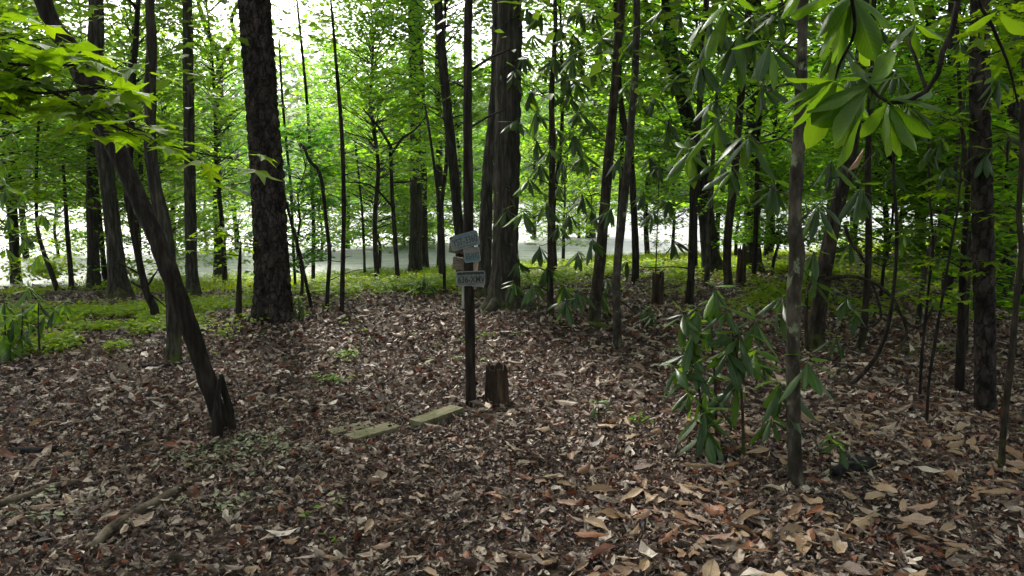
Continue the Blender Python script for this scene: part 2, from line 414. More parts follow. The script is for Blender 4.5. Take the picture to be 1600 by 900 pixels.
RH = {k: [blade_mesh('leaf', M[k], nl=6, half=1, prof=ell(.104 + .016 * (i % 3), .6), bend=b, cup=c, wave=.006, seed=i, twist=tw)
          for i, (b, c, tw) in enumerate([(.25, .22, 0), (.6, .3, .2), (.95, .25, -.2), (.4, .45, .3), (.1, .15, -.3)])] for k in ('rhodo', 'young')}
MG = [blade_mesh('leaf', M['magnolia'], nl=10, half=2, prof=ell(.16 + .02 * (i % 2), .64), bend=b, cup=c, wave=.012, seed=i, twist=tw)
      for i, (b, c, tw) in enumerate([(.25, .2, 0), (.45, .3, .25), (.15, .1, -.3), (.6, .25, .3)])]
DL = [blade_mesh('leaf', M['dead'], nl=7, half=2, prof=ell(w, pk), bend=b, cup=c, wave=wv, seed=i, twist=tw)
      for i, (w, pk, b, c, wv, tw) in enumerate([(.17, .6, .2, .3, .03, .15), (.2, .55, -.25, -.2, .04, -.2), (.15, .62, .35, .2, .02, .3), (.22, .5, -.3, .25, .05, .1),
                                                (.16, .6, .1, -.35, .03, -.3), (.24, .55, .25, .12, .05, .2), (.13, .6, -.15, .5, .02, .25), (.19, .58, .4, -.2, .04, -.15)])]
def maple_shape(seed, droop):
    a = [(0, 1.0), (10, .68), (24, .48), (38, .66), (54, .92), (64, .56), (82, .40), (100, .5), (114, .64), (132, .4), (158, .3), (178, .1)]
    pts = [(math.radians(d), r) for d, r in a] + [(math.radians(360 - d), r) for d, r in a[1:][::-1]]
    rr = np.random.default_rng(seed); V = [(.12, 0, .02)]; lc = [(0, 0, 0)]
    for g, r in pts:
        r *= 1 + .1 * rr.standard_normal(); x, y = .12 + .88 * r * math.cos(g), .95 * r * math.sin(g)
        V.append((x, y, -droop * (x * x + y * y) + .05 * rr.standard_normal() + .10 * abs(y))); lc.append((x, y, 0))
    n = len(pts); T = [(0, 1 + i, 1 + (i + 1) % n) for i in range(n)]
    V = [(-.5, .0, .04), (-.5, .02, .04), (.14, .02, .01), (.14, -.0, .01)] + V; lc = [(0, 0, 0)] * 4 + lc
    return np.array(V), np.array(T) + 4, np.array([[0, 1, 2, 3]]), np.array(lc)
MP = []
for i in range(6):
    V, T, Q, lc = maple_shape(i, .05 + .12 * (i % 3)); MP.append(mesh('leaf', V, [T, Q], M['maple'], lc=lc, smooth=False))

def frame(base, tip, up=(0, 0, 1), roll=0.):
    b = Vector(base); x = Vector(tip) - b; L = x.length; x.normalize()
    u = Vector(up); y = u.cross(x)
    if y.length < 1e-3: y = Vector((0, 1, 0)).cross(x)
    y.normalize(); z = x.cross(y)
    R = Matrix((x, y, z)).transposed().to_4x4() @ Matrix.Rotation(roll, 4, 'X')
    return Matrix.Translation(b) @ R @ Matrix.Scale(L, 4)
LEAFN = [0]
def leaf_obj(me, mat4, root, name='leaf'):
    o = bpy.data.objects.new(name, me); COL.objects.link(o); o.parent = root
    o.matrix_basis = Matrix.Translation(-Vector(root.location)) @ mat4; LEAFN[0] += 1
    return o
def whorl(c, root, rng, L=.25, n=8, droop=.75, axis_tilt=.35, yk=.12, young=2):
    """a ring of drooping leaves round a shoot tip, a few paler young leaves standing up"""
    c = np.asarray(c, float); a0 = rng.uniform(0, 6.28); lean = rng.uniform(0, 6.28); lt = axis_tilt * rng.uniform(.2, 1)
    rot = Matrix.Rotation(lt, 3, Vector((math.cos(lean), math.sin(lean), 0)))
    for i in range(n):
        az = a0 + i * 2.4 + rng.normal(0, .15); dr = droop + rng.normal(0, .28); l = L * rng.uniform(.55, 1.15)
        d = rot @ Vector((math.cos(az) * math.cos(dr), math.sin(az) * math.cos(dr), -math.sin(dr)))
        b = Vector(c) + d * .012 - Vector((0, 0, .006 * i))
        leaf_obj(RH['rhodo'][rng.integers(5)] if rng.random() > yk else RH['young'][rng.integers(5)], frame(b, b + d * l, (0, 0, 1), rng.normal(0, .3)), root)
    for i in range(young):
        az = a0 + 1 + i * 2.6; el = rng.uniform(-.1, .7); l = L * rng.uniform(.4, .75)
        d = rot @ Vector((math.cos(az) * math.cos(el), math.sin(az) * math.cos(el), math.sin(el))); b = Vector(c) + Vector((0, 0, .012))
        leaf_obj(RH['young'][rng.integers(5)], frame(b, b + d * l, (0, 0, 1), rng.normal(0, .3)), root)

# ------------------------------------------------------------------ trunks
TREES = {}
def px_trunk(pts, Y, wob, seed, top):
    """pixel polyline (x, row, width px) at depth Y -> world points, from the ground up, carried on to height top"""
    r = np.random.default_rng(seed); a, b = r.uniform(0, 6, 2)
    W = []; R = []
    for k, (x, y, w) in enumerate(pts):
        yy = Y + wob * (math.sin(a + y * .008) - math.sin(a + pts[0][1] * .008))
        W.append(P(x, y, yy)); R.append(w / 2 * Y / F * .93)
    W = np.array(W); R = np.array(R)
    d = W[-1] - W[-2]; d /= np.linalg.norm(d)
    d = d * .6 + np.array([0, 0, .5]); d /= np.linalg.norm(d)
    z = W[-1][2]; n = max(0, int((top - z) / 1.6)); r0 = R[-1]
    for i in range(1, n + 1):
        W = np.vstack([W, W[-1] + d * 1.6 + r.normal(0, .06, 3) * [1, 1, 0]]); R = np.append(R, r0 * (1 - .75 * i / max(n, 1)))
    return W, R
CROWNV = []
def canopy_mesh(seed):
    """leaves of a tall crown, built round its own foot: limbs carry flat sprays of leaves"""
    r = np.random.default_rng(seed); pts = []
    for k in range(26):
        az = r.uniform(0, 6.28); L = r.uniform(1.2, 3.1); z0 = r.uniform(-.5, 3.6); el = r.uniform(0, .7); L *= 1.0 - .12 * max(0, z0 - 1)
        d = np.array([math.cos(az) * math.cos(el), math.sin(az) * math.cos(el), math.sin(el)])
        for t in np.linspace(.3, 1, 6):
            pts.append((d * L * t + [0, 0, z0], .3 + .35 * r.random()))
    V = []
    for c, s in pts:
        n = 15; V.append(c + r.normal(0, 1, (n, 3)) * [s, s, s * .45])
    C = np.concatenate(V); return leaf_cloud(C, r, .17, .5)
def leaf_cloud(C, r, size, tilt=.5, elong=.5, down=.15):
    """rhombic folded leaves at points C, roughly level, tips hanging a little"""
    n = len(C); az = r.uniform(0, 2 * np.pi, n); s = size * r.uniform(.6, 1.3, n)
    X = np.stack([np.cos(az), np.sin(az), -down + r.normal(0, tilt * .7, n)], -1); X /= np.linalg.norm(X, axis=1)[:, None]
    up = np.stack([r.normal(0, tilt, n), r.normal(0, tilt, n), np.ones(n)], -1)
    Yv = np.cross(up, X); Yv /= np.linalg.norm(Yv, axis=1)[:, None]; Zv = np.cross(X, Yv)
    s = s[:, None]; w = s * elong * .5
    V = np.stack([C, C + X * s * .45 + Yv * w + Zv * s * .09, C + X * s, C + X * s * .45 - Yv * w + Zv * s * .09], 1).reshape(-1, 3)
    i = np.arange(n)[:, None] * 4
    T = np.concatenate([i + [0, 2, 1], i + [0, 3, 2]])
    return V, T
CANOPY = []
for i in range(4):
    V, T = canopy_mesh(40 + i); CANOPY.append(mesh('crown', V, [T], M['canopy']))
def limb_set(mb, W, R, r, z0, z1, n, lmin, lmax, rad):
    for k in range(n):
        z = r.uniform(z0, z1); j = int(np.clip(np.searchsorted(W[:, 2], z), 1, len(W) - 1))
        t = (z - W[j - 1][2]) / (W[j][2] - W[j - 1][2] + 1e-6); b = W[j - 1] * (1 - t) + W[j] * t
        az = r.uniform(0, 6.28); L = r.uniform(lmin, lmax); d = np.array([math.cos(az), math.sin(az), 0])
        tube(mb, [b, b + d * L * .45 + [0, 0, L * .25], b + d * L + [0, 0, L * .4]], [rad, rad * .65, rad * .25], 5, .4)
def trunk_tree(key, name, label, cat, pts, bark='dark', top=11.0, amp=.004, nseg=18, ds=.05, flare=.35, wob=.12, seed=None, crown=True, Y=None, group=None, cs=1.0, extra=None, fine=1.0, gz=None):
    seed = seed if seed is not None else sum(ord(c) for c in key) * 7 % 1000
    base = G(pts[0][0], pts[0][1]) if Y is None else P(pts[0][0], pts[0][1], Y)
    if Y is not None: base[2] = float(ground(base[0], base[1]))
    Yb = base[1]; ds = max(ds, .0055 * Yb) if bark != 'pine' else ds
    W, R = px_trunk(pts, Yb, wob, seed, top); W[0] = base
    root = thing(name, label, cat, base, group)
    mb = MB()
    # thinner mesh above the frame
    vis = [i for i in range(len(W)) if W[i][2] < CH + Yb * .34 + .4]; cut = max(vis) if vis else len(W) - 1
    cut = max(1, min(cut + 1, len(W) - 1))
    W0 = np.vstack([base - [0, 0, .12] + (base - W[1]) / np.linalg.norm(W[1] - base) * .0, W[:cut + 1]]); R0 = np.concatenate([[R[0]], R[:cut + 1]])
    if bark != 'pine': amp *= 1.5; flare *= 1.4
    tube(mb, W0, R0, nseg, ds, bark if bark in ('pine', 'oak', 'rot') else 'lump', amp, flare, seed, ground_z=base[2], fine=fine)
    if cut < len(W) - 1: tube(mb, W[cut:], R[cut:], 8, .6)
    r = np.random.default_rng(seed)
    if crown: limb_set(mb, W, R, r, max(top * .62, W[-1][2] * .62), W[-1][2] * .98, 9, 1.2, 2.6, max(.02, R[-1]))
    TREES[key] = dict(root=root, W=W, R=R, Y=Yb, mb=mb, bark=bark, r=r)
    if extra: extra(mb, W, R, r)
    if crown:
        o = link('crown', CANOPY[seed % 4], root, tuple(W[-1] - base + [0, 0, -2.2]))
        o.rotation_euler = (0, 0, r.uniform(0, 6.28)); o.scale = (cs * r.uniform(.95, 1.25), cs * r.uniform(.95, 1.25), cs)
    return TREES[key]
def close_trunks():
    for k, t in TREES.items():
        if t['mb'] is not None:
            part('trunk', t['mb'], BARK[t['bark'] if t['bark'] in BARK else 'dark'], t['root']); t['mb'] = None
def stub(px, py, ex, ey, w, key, dy=0.):
    """a dead twig or limb from one pixel to another at the depth of tree key"""
    t = TREES[key]; Y = t['Y']; a = P(px, py, Y); b = P(ex, ey, Y + dy); m = (a + b) / 2 + [0, 0, .04 * np.linalg.norm(b - a)]
    tube(t['mb'], [a, m, b], [w / 2 * Y / F, w * .4 * Y / F, w * .2 * Y / F], 6, .12)

# ------------------------------------------------------------------ the standing trees (pixel polylines, base first: x, row, width)
def TR(*a, **k): return trunk_tree(*a, **k)
TR('pine', 'pine_tree', 'massive pine trunk with plated dark bark, the thickest tree, left of centre', 'tree',
   [(427, 502, 60), (427, 470, 56), (424, 400, 54), (419, 300, 52), (412, 200, 49), (405, 100, 48), (398, 0, 47)], 'pine', 15, .036, 80, .028, .2, .05, 11)
TR('leaning', 'leaning_tree', 'dark tree leaning steeply to the left out of a split rotten foot', 'tree',
   [(352, 678, 24), (339, 640, 26), (323, 590, 28), (302, 525, 29), (277, 455, 28), (245, 375, 28), (214, 305, 29), (185, 240, 30), (150, 160, 30), (108, 75, 29), (66, 0, 28)], 'dark', 6.5, .012, 30, .03, .05, .05, 12, Y=6.1, crown=False)
TR('curved', 'slim_tree', 'slim dark tree bowed to the left, just behind the leaning tree', 'tree',
   [(272, 565, 24), (271, 500, 23), (266, 420, 23), (257, 350, 23), (244, 300, 22), (236, 240, 20), (234, 150, 20), (237, 70, 18), (234, 0, 16)], 'oak', 11, .006, 20, .04, .12, .1, 13, cs=.7)
TR('lichen', 'lichened_tree', 'straight grey lichened trunk left of the leaning tree, by the fallen log', 'tree',
   [(147, 453, 24), (146, 400, 20), (144, 300, 19), (145, 200, 18), (148, 100, 17), (150, 0, 16)], 'oak', 12, .008, 20, .06, .12, .1, 14)
TR('stout', 'stout_tree', 'stout grey trunk with widely flared foot, beside the lichened trunk', 'tree',
   [(188, 468, 36), (184, 430, 29), (177, 360, 26), (170, 300, 25), (161, 230, 25), (152, 150, 25), (149, 80, 25), (150, 0, 23)], 'oak', 13, .008, 24, .06, .4, .1, 15)
TR('crooked', 'crooked_sapling', 'thin crooked tree with a swollen cut-off foot, left of the bowed tree', 'tree',
   [(242, 503, 15), (241, 482, 14), (229, 456, 12), (216, 400, 11), (205, 340, 11), (199, 300, 11), (205, 210, 10), (208, 120, 9), (214, 40, 8)], 'dark', 7, .005, 14, .05, .05, .1, 16)
TR('straight', 'straight_tree', 'straight dark tree midway between the bowed tree and the big pine', 'tree',
   [(302, 467, 25), (300, 430, 21), (298, 350, 19), (296, 250, 18), (294, 120, 17), (292, 0, 16)], 'oak', 12, .008, 20, .06, .3, .1, 17)
def fork7(mb, W, R, r):
    Y = W[0][1]
    for a in ([(343, 92, 9), (330, 60, 8), (318, 35, 7), (309, 0, 6)], [(345, 92, 9), (366, 60, 7), (362, 30, 6), (374, 0, 5)], [(341, 130, 6), (328, 110, 5), (320, 100, 3)]):
        tube(mb, [P(x, y, Y) for x, y, w in a], [w / 2 * Y / F for x, y, w in a], 8, .1)
TR('forked', 'forked_tree', 'lakeside tree forking into two twisted limbs, close left of the big pine', 'tree',
   [(345, 436, 22), (342, 400, 17), (340, 330, 15), (339, 250, 13), (341, 160, 12), (344, 92, 12)], 'oak', 2, .006, 16, .08, .35, .1, 18, crown=False, extra=fork7)
TR('twinl', 'lakeside_tree', 'thicker left trunk of the two thin trees at the left photo edge', 'tree',
   [(28, 446, 13), (24, 380, 12), (20, 300, 11), (15, 210, 10), (8, 60, 9)], 'dark', 9, .006, 12, .1, .2, .1, 19)
TR('twinr', 'lakeside_tree', 'second thin trunk from the left photo edge, standing close beside its twin', 'tree',
   [(44, 442, 11), (38, 370, 10), (31, 290, 9), (26, 220, 8), (22, 100, 7)], 'dark', 9, .006, 12, .1, .2, .1, 20)
TR('thin1', 'thin_sapling', 'thin crooked stem bending right between left edge twins and lichened trunk', 'sapling',
   [(91, 458, 8), (80, 425, 8), (67, 390, 7), (58, 350, 6), (57, 260, 5), (62, 170, 4)], 'dark', 4, .003, 8, .1, .1, .1, 21, crown=False)
TR('thin2', 'thin_sapling', 'short lakeside trunk rising left of the lichened trunk', 'sapling',
   [(112, 456, 8), (110, 420, 8), (105, 360, 7), (102, 310, 6), (98, 250, 4)], 'dark', 4, .003, 8, .1, .3, .1, 22, crown=False)
TR('sapA', 'conifer_sapling', 'slender straight dark pole with short dead twigs, right of the big pine', 'sapling',
   [(534, 492, 8), (536, 400, 7.5), (537, 310, 7.5), (534, 210, 6.5), (527, 120, 5.5), (520, 35, 4), (517, 0, 3)], 'dark', 5.2, .003, 10, .06, .1, .05, 23, crown=False)
TR('sapB', 'wavy_sapling', 'wavy thin sapling with an elbow at mid height, right of the big pine', 'sapling',
   [(511, 489, 7), (512, 450, 7), (515, 400, 6.5), (510, 350, 6), (506, 310, 6), (502, 280, 6), (495, 262, 6), (484, 252, 5.5), (476, 232, 5), (470, 224, 4)], 'dark', 2, .003, 10, .05, .1, .05, 24, crown=False)
TR('sapC', 'lakeside_sapling', 'upright thin sapling with bare side branches just right of the pine trunk', 'sapling',
   [(489, 448, 7), (490, 370, 6.5), (488, 300, 6), (484, 220, 5.5), (478, 140, 5), (468, 40, 4), (464, 0, 3)], 'dark', 7, .003, 8, .1, .1, .05, 25, crown=False)
TR('sapD', 'lakeside_sapling', 'spindly sapling standing against the white house beside the pine', 'sapling',
   [(462, 456, 5), (458, 380, 5), (455, 300, 5), (448, 230, 4.5), (441, 150, 4), (436, 60, 3)], 'dark', 6, .003, 8, .1, .1, .05, 26, crown=False)
TR('sapE', 'leaning_sapling', 'whippy stem leaning left against the foot of the big pine', 'sapling',
   [(487, 484, 6), (478, 440, 6), (468, 395, 5.5), (456, 350, 5), (446, 312, 4), (440, 290, 3)], 'dark', 2, .003, 8, .08, .1, .05, 27, crown=False)
TR('sapF', 'thin_sapling', 'hair-thin lakeside stem between the dark pole and the forked maple sapling', 'sapling',
   [(570, 432, 5), (568, 370, 4.5), (565, 320, 4), (558, 250, 3.5), (555, 220, 3)], 'dark', 2, .003, 8, .1, .1, .05, 28, crown=False)
def fork_f(mb, W, R, r):
    Y = W[0][1]
    for a in ([(610, 228, 5), (596, 205, 4), (580, 185, 3), (566, 168, 2)], [(612, 240, 4), (630, 215, 4), (646, 205, 3), (668, 180, 2)], [(612, 322, 3.5), (585, 293, 3), (560, 285, 2.5), (540, 285, 2)],
              [(613, 285, 3), (640, 284, 2.5), (660, 280, 2)]):
        tube(mb, [P(x, y, Y) for x, y, w in a], [w / 2 * Y / F for x, y, w in a], 6, .12)
TR('sapG', 'maple_sapling', 'slim maple sapling forking like a Y, midway between pine and post tree', 'sapling',
   [(622, 443, 8), (619, 400, 7.5), (615, 340, 7), (612, 290, 6), (610, 228, 6)], 'dark', 2, .003, 10, .08, .1, .05, 29, crown=False, extra=fork_f)
TR('mid', 'mottled_tree', 'mottled lakeside trunk at centre left with a smaller one right behind it', 'tree',
   [(649, 432, 25), (649, 400, 22), (650, 330, 21), (649, 230, 20), (647, 120, 20), (645, 0, 17)], 'oak', 12, .01, 20, .08, .2, .1, 30)
TR('midb', 'lakeside_tree', 'thin trunk half hidden behind the mottled tree at centre left', 'tree',
   [(664, 423, 14), (662, 350, 13), (661, 250, 12), (657, 100, 11), (654, 0, 10)], 'dark', 11, .006, 12, .1, .2, .1, 31)
TR('m690', 'lakeside_tree', 'dark lakeside trunk between the mottled tree and the plates', 'tree',
   [(689, 421, 15), (689, 370, 13), (687, 300, 12), (686, 220, 11), (684, 120, 10)], 'dark', 10, .006, 12, .1, .2, .1, 32)
TR('m713', 'leaning_tree', 'trunk leaning left, disappearing behind the licence plates', 'tree',
   [(722, 442, 18), (719, 380, 17), (714, 320, 16), (707, 250, 16), (699, 170, 15), (691, 90, 15), (684, 0, 14)], 'dark', 11, .008, 14, .08, .15, .1, 33)
TR('m695', 'thin_sapling', 'thin dark sapling slanting just left of the licence plates', 'sapling',
   [(695, 461, 6), (693, 400, 6), (687, 330, 5.5), (680, 270, 5), (670, 200, 4), (664, 165, 3)], 'dark', 2, .003, 8, .08, .1, .05, 34, crown=False)
TR('post', 'post_tree', 'slender mossy tree carrying the three licence plates', 'tree',
   [(736, 634, 19), (735, 560, 17.5), (734, 480, 17), (733, 400, 17), (732, 300, 17), (731, 200, 15), (731, 100, 14), (733, 0, 13)], 'dark', 10.5, .003, 18, .03, .12, .03, 35, cs=.6)
TR('back757', 'shaded_tree', 'shaded tree close behind the plates, leaning into the large trunk', 'tree',
   [(757, 462, 30), (757, 430, 27), (759, 350, 23), (762, 280, 20), (768, 200, 17), (773, 120, 15), (776, 0, 14)], 'oak', 11, .008, 18, .06, .15, .1, 36, Y=13.4)
TR('oak', 'large_tree', 'large trunk with mossy flared foot right of the licence plates', 'tree',
   [(788, 486, 58), (788, 462, 48), (789, 430, 45), (790, 350, 43), (792, 250, 42), (794, 120, 41), (796, 0, 39)], 'oak', 14, .012, 48, .035, .35, .05, 37)
TR('rh1', 'rhododendron_tree', 'thin rhododendron tree with drooping whorls, next right from the large mossy trunk', 'tree',
   [(860, 494, 12), (860, 440, 11), (861, 350, 11), (863, 250, 10.5), (862, 150, 9.5), (866, 80, 8), (868, 40, 7), (867, 0, 6)], 'rhodo', 5.6, .004, 14, .05, .1, .05, 38, crown=False)
TR('rh2', 'rhododendron_tree', 'rhododendron tree leaning right beside the mossy root, middle of the picture', 'tree',
   [(927, 508, 21), (932, 460, 20), (938, 400, 19), (944, 330, 17), (950, 260, 16), (957, 180, 14), (964, 90, 13), (972, 0, 12)], 'rhodo', 6.5, .005, 16, .05, .15, .05, 39, crown=False)
TR('rh3', 'slim_tree', 'bare slim grey tree with a gentle bend, right of the leaning rhododendron', 'tree',
   [(965, 542, 15), (964, 500, 14), (963, 440, 14), (967, 390, 14), (973, 330, 13.5), (981, 250, 12.5), (988, 170, 12), (994, 80, 11.5), (995, 0, 11)], 'grey', 7, .003, 16, .04, .1, .05, 40)
TR('m992', 'lakeside_tree', 'dark thin tree leaning left above the tall broken stump', 'tree',
   [(992, 444, 13), (993, 400, 12), (990, 320, 11), (985, 240, 11), (975, 190, 10), (967, 130, 9), (962, 0, 8)], 'dark', 9, .005, 12, .1, .15, .05, 41)
TR('m1078', 'slim_tree', 'straight dark tree right of the tall broken stump', 'tree',
   [(1077, 478, 14), (1080, 420, 12), (1082, 340, 11), (1084, 270, 11), (1092, 180, 10), (1098, 90, 9.5), (1104, 0, 9)], 'dark', 9, .005, 14, .06, .15, .05, 42)
def fork23(mb, W, R, r):
    Y = W[0][1]
    for a in ([(1052, 122, 14), (1040, 85, 12), (1028, 55, 10), (1015, 30, 9), (1008, 0, 8)],):
        tube(mb, [P(x, y, Y) for x, y, w in a], [w / 2 * Y / F for x, y, w in a], 10, .1)
TR('big23', 'leaning_tree', 'thick fork-topped tree leaning left, behind the straight dark tree', 'tree',
   [(1116, 428, 38), (1110, 400, 30), (1104, 340, 27), (1096, 270, 25), (1083, 210, 24), (1068, 160, 23), (1055, 110, 20), (1047, 60, 18), (1040, 0, 16)], 'oak', 11, .01, 22, .07, .3, .05, 43, extra=fork23)
TR('m1108', 'thin_sapling', 'thin grey trunk in front of the thick fork-topped tree', 'sapling',
   [(1104, 449, 10), (1106, 400, 9), (1109, 340, 8), (1113, 260, 7), (1118, 180, 6)], 'grey', 6, .003, 10, .08, .1, .05, 44, crown=False)
TR('m1140', 'slim_tree', 'curved slim tree rising out of the dark snag', 'tree',
   [(1139, 452, 15), (1136, 410, 14), (1138, 360, 14), (1146, 290, 13), (1152, 220, 12), (1158, 150, 12), (1166, 60, 10), (1170, 0, 9)], 'rhodo', 8, .004, 14, .07, .1, .05, 45)
TR('ivy', 'ivy_clad_tree', 'thick shaggy vine-covered trunk behind the dark snag', 'tree',
   [(1174, 424, 36), (1175, 390, 29), (1176, 300, 27), (1177, 200, 26), (1178, 100, 24), (1180, 0, 22)], 'oak', 12, .02, 26, .06, .3, .05, 46)
TR('m1203', 'lakeside_tree', 'slim lakeside tree between the vine-covered trunk and the pale trunk', 'tree',
   [(1203, 400, 11), (1207, 330, 10), (1212, 250, 9.5), (1216, 150, 9), (1221, 60, 8), (1224, 0, 7)], 'dark', 9, .004, 10, .1, .1, .05, 47)
TR('front', 'pale_barked_tree', 'nearest pale lichened trunk rising full height, right of centre', 'tree',
   [(1243, 758, 27), (1242, 720, 24), (1240, 650, 23), (1239, 560, 23), (1240, 480, 23), (1242, 440, 25), (1246, 400, 26), (1242, 350, 22), (1245, 270, 21), (1250, 190, 20), (1252, 100, 18), (1255, 0, 15)], 'grey', 5.5, .004, 32, .02, .1, .02, 48, crown=False)
TR('m1290', 'leaning_tree', 'mossy tree leaning right close behind the pale lichened trunk', 'tree',
   [(1272, 548, 32), (1277, 500, 28), (1287, 430, 25), (1300, 360, 24), (1314, 300, 23), (1330, 230, 21), (1340, 150, 19), (1346, 70, 17), (1350, 0, 16)], 'rhodo', 8, .006, 20, .04, .15, .05, 49)
TR('m1350', 'slim_tree', 'slim straight tree curving at its foot, second right of pale trunk', 'tree',
   [(1341, 550, 14), (1349, 520, 12), (1353, 470, 11), (1357, 400, 11), (1357, 330, 10.5), (1356, 260, 10), (1360, 150, 9), (1366, 0, 8)], 'rhodo', 8, .004, 14, .05, .15, .05, 50)
TR('whip', 'whip_sapling', 'dark whip-like stem curving up from lower left, right of the slim trees', 'sapling',
   [(1326, 606, 8), (1350, 582, 8), (1372, 552, 7.5), (1386, 515, 7), (1394, 470, 6.5), (1400, 410, 6), (1401, 350, 6), (1397, 290, 5), (1395, 200, 4)], 'dark', 3.4, .002, 10, .04, .0, .1, 51, crown=False)
TR('m1387', 'lakeside_tree', 'twisted dark tree forking before the bright water at right', 'tree',
   [(1384, 412, 10), (1385, 370, 9), (1384, 330, 9), (1380, 315, 8), (1368, 300, 8), (1362, 260, 7), (1366, 150, 6)], 'dark', 8, .004, 10, .1, .1, .05, 52, Y=19)
TR('m1440', 'lakeside_tree', 'dark trunk right of centre beyond the fallen log, behind fine stems', 'tree',
   [(1437, 432, 22), (1437, 390, 18), (1440, 300, 17), (1446, 200, 16), (1452, 100, 15), (1455, 0, 14)], 'dark', 11, .006, 14, .1, .2, .05, 53)
TR('stemA', 'thin_sapling', 'left of two fine dark stems standing together before the reddish trunk', 'sapling',
   [(1437, 622, 5), (1440, 560, 5), (1446, 500, 5), (1452, 440, 4.5), (1458, 380, 4.5), (1452, 300, 4), (1450, 200, 4)], 'dark', 4, .002, 8, .05, .0, .05, 54, crown=False)
TR('stemB', 'thin_sapling', 'right of two fine dark stems standing together before the reddish trunk', 'sapling',
   [(1448, 664, 5), (1451, 600, 5), (1460, 540, 5), (1470, 480, 4.5), (1480, 420, 4.5), (1490, 360, 4), (1497, 320, 3.5), (1505, 220, 3)], 'dark', 3.2, .002, 8, .05, .0, .05, 55, crown=False)
TR('m1428', 'grey_sapling', 'pale slanting sapling between the fine stems and the slim trees', 'sapling',
   [(1434, 512, 9), (1440, 460, 9), (1447, 410, 9), (1462, 370, 9), (1478, 330, 8), (1490, 290, 7), (1500, 200, 6)], 'grey', 5, .003, 10, .06, .1, .05, 56, crown=False)
TR('m1510', 'slim_tree', 'thin brown tree just left of the reddish flaky trunk', 'tree',
   [(1508, 553, 9), (1509, 500, 8.5), (1512, 430, 8.5), (1513, 350, 8), (1508, 250, 7), (1500, 150, 6), (1496, 0, 5)], 'rhodo', 6, .003, 10, .05, .1, .05, 57)
TR('red', 'flaky_tree', 'sturdy dark trunk with reddish flaky edge near the right photo edge', 'tree',
   [(1540, 646, 34), (1539, 610, 32), (1539, 540, 31), (1538, 450, 31), (1536, 380, 31), (1534, 280, 30), (1531, 170, 29), (1531, 80, 28), (1531, 0, 27)], 'pine', 9, .012, 40, .025, .05, .04, 58)
TR('bent', 'thin_tree', 'thin tan tree bending right at the very right photo edge, nearest there', 'tree',
   [(1565, 735, 12), (1566, 700, 11), (1570, 650, 11), (1577, 590, 11), (1583, 530, 10.5), (1589, 460, 10), (1596, 390, 9), (1592, 330, 9), (1596, 260, 8), (1598, 150, 7), (1604, 0, 6)], 'rhodo', 4.5, .002, 14, .03, .1, .02, 59, crown=False)
TR('r1572', 'background_tree', 'grey trunk behind, between the flaky trunk and the right photo edge', 'tree',
   [(1569, 487, 30), (1572, 450, 25), (1577, 380, 23), (1582, 280, 22), (1588, 150, 20), (1592, 0, 18)], 'oak', 11, .008, 18, .06, .2, .05, 60)
TR('r1558', 'background_tree', 'distant trunk peeking out at the right side of the flaky trunk', 'tree',
   [(1556, 415, 22), (1558, 380, 21), (1562, 300, 20), (1566, 200, 18), (1570, 0, 16)], 'dark', 11, .006, 14, .1, .1, .05, 61, Y=19)
TR('r1480', 'background_tree', 'dim trunk behind the pale slanting sapling at right', 'tree',
   [(1478, 470, 16), (1480, 420, 15), (1484, 330, 14), (1486, 200, 13), (1488, 0, 12)], 'oak', 11, .006, 14, .08, .1, .05, 62)
TR('r1300', 'lakeside_tree', 'lakeside trunk seen between mossy leaning tree and slim straight tree', 'tree',
   [(1333, 398, 14), (1334, 350, 13), (1336, 260, 12), (1340, 150, 11), (1345, 0, 10)], 'oak', 11, .006, 12, .1, .1, .05, 63)
TR('c928', 'snapped_tree', 'grey leaning dead trunk on the shore behind the middle rhododendrons', 'tree',
   [(922, 400, 18), (924, 340, 17), (928, 280, 17), (932, 225, 16), (934, 140, 14), (936, 0, 10)], 'grey', 10, .006, 14, .1, .1, .05, 64)
TR('leftrh', 'rhododendron_tree', 'yellow-green whorled leaves poking in at the left photo edge, middle height', 'tree',
   [(-62, 590, 12), (-60, 500, 11), (-52, 400, 10), (-42, 300, 9), (-36, 200, 7), (-30, 120, 5)], 'rhodo', 3.6, .003, 12, .05, .1, .05, 65, crown=False)
# dead twigs on the poles
rr = random.Random(4)
for key, x0, x1, n in (('sapA', 520, 537, 26), ('sapC', 470, 489, 16), ('sapD', 440, 458, 10), ('sapB', 503, 513, 8)):
    t = TREES[key]
    for k in range(n):
        z = rr.uniform(.6, min(t['W'][-1][2], 6.0)); j = int(np.clip(np.searchsorted(t['W'][:, 2], z), 1, len(t['W']) - 1))
        a, b = t['W'][j - 1], t['W'][j]; q = a + (b - a) * min(1, max(0, (z - a[2]) / (b[2] - a[2] + 1e-6)))
        az = rr.uniform(0, 6.28); L = rr.uniform(.05, .16) if rr.random() < .6 else rr.uniform(.3, 1.0)
        e = q + np.array([math.cos(az) * L, math.sin(az) * L, rr.uniform(-.05, .35) * L])
        tube(t['mb'], [q, (q + e) / 2 + [0, 0, .06 * L], e], [.007, .005, .002], 4, .15)
for a in ((205, 440, 260, 480), (275, 555, 300, 563)): stub(*a, 4, 'crooked')
stub(232, 445, 248, 420, 4, 'crooked'); stub(225, 432, 175, 408, 4, 'crooked')
stub(945, 460, 995, 490, 5, 'rh3', .6)
t = TREES['m1290']; Yv = t['Y']
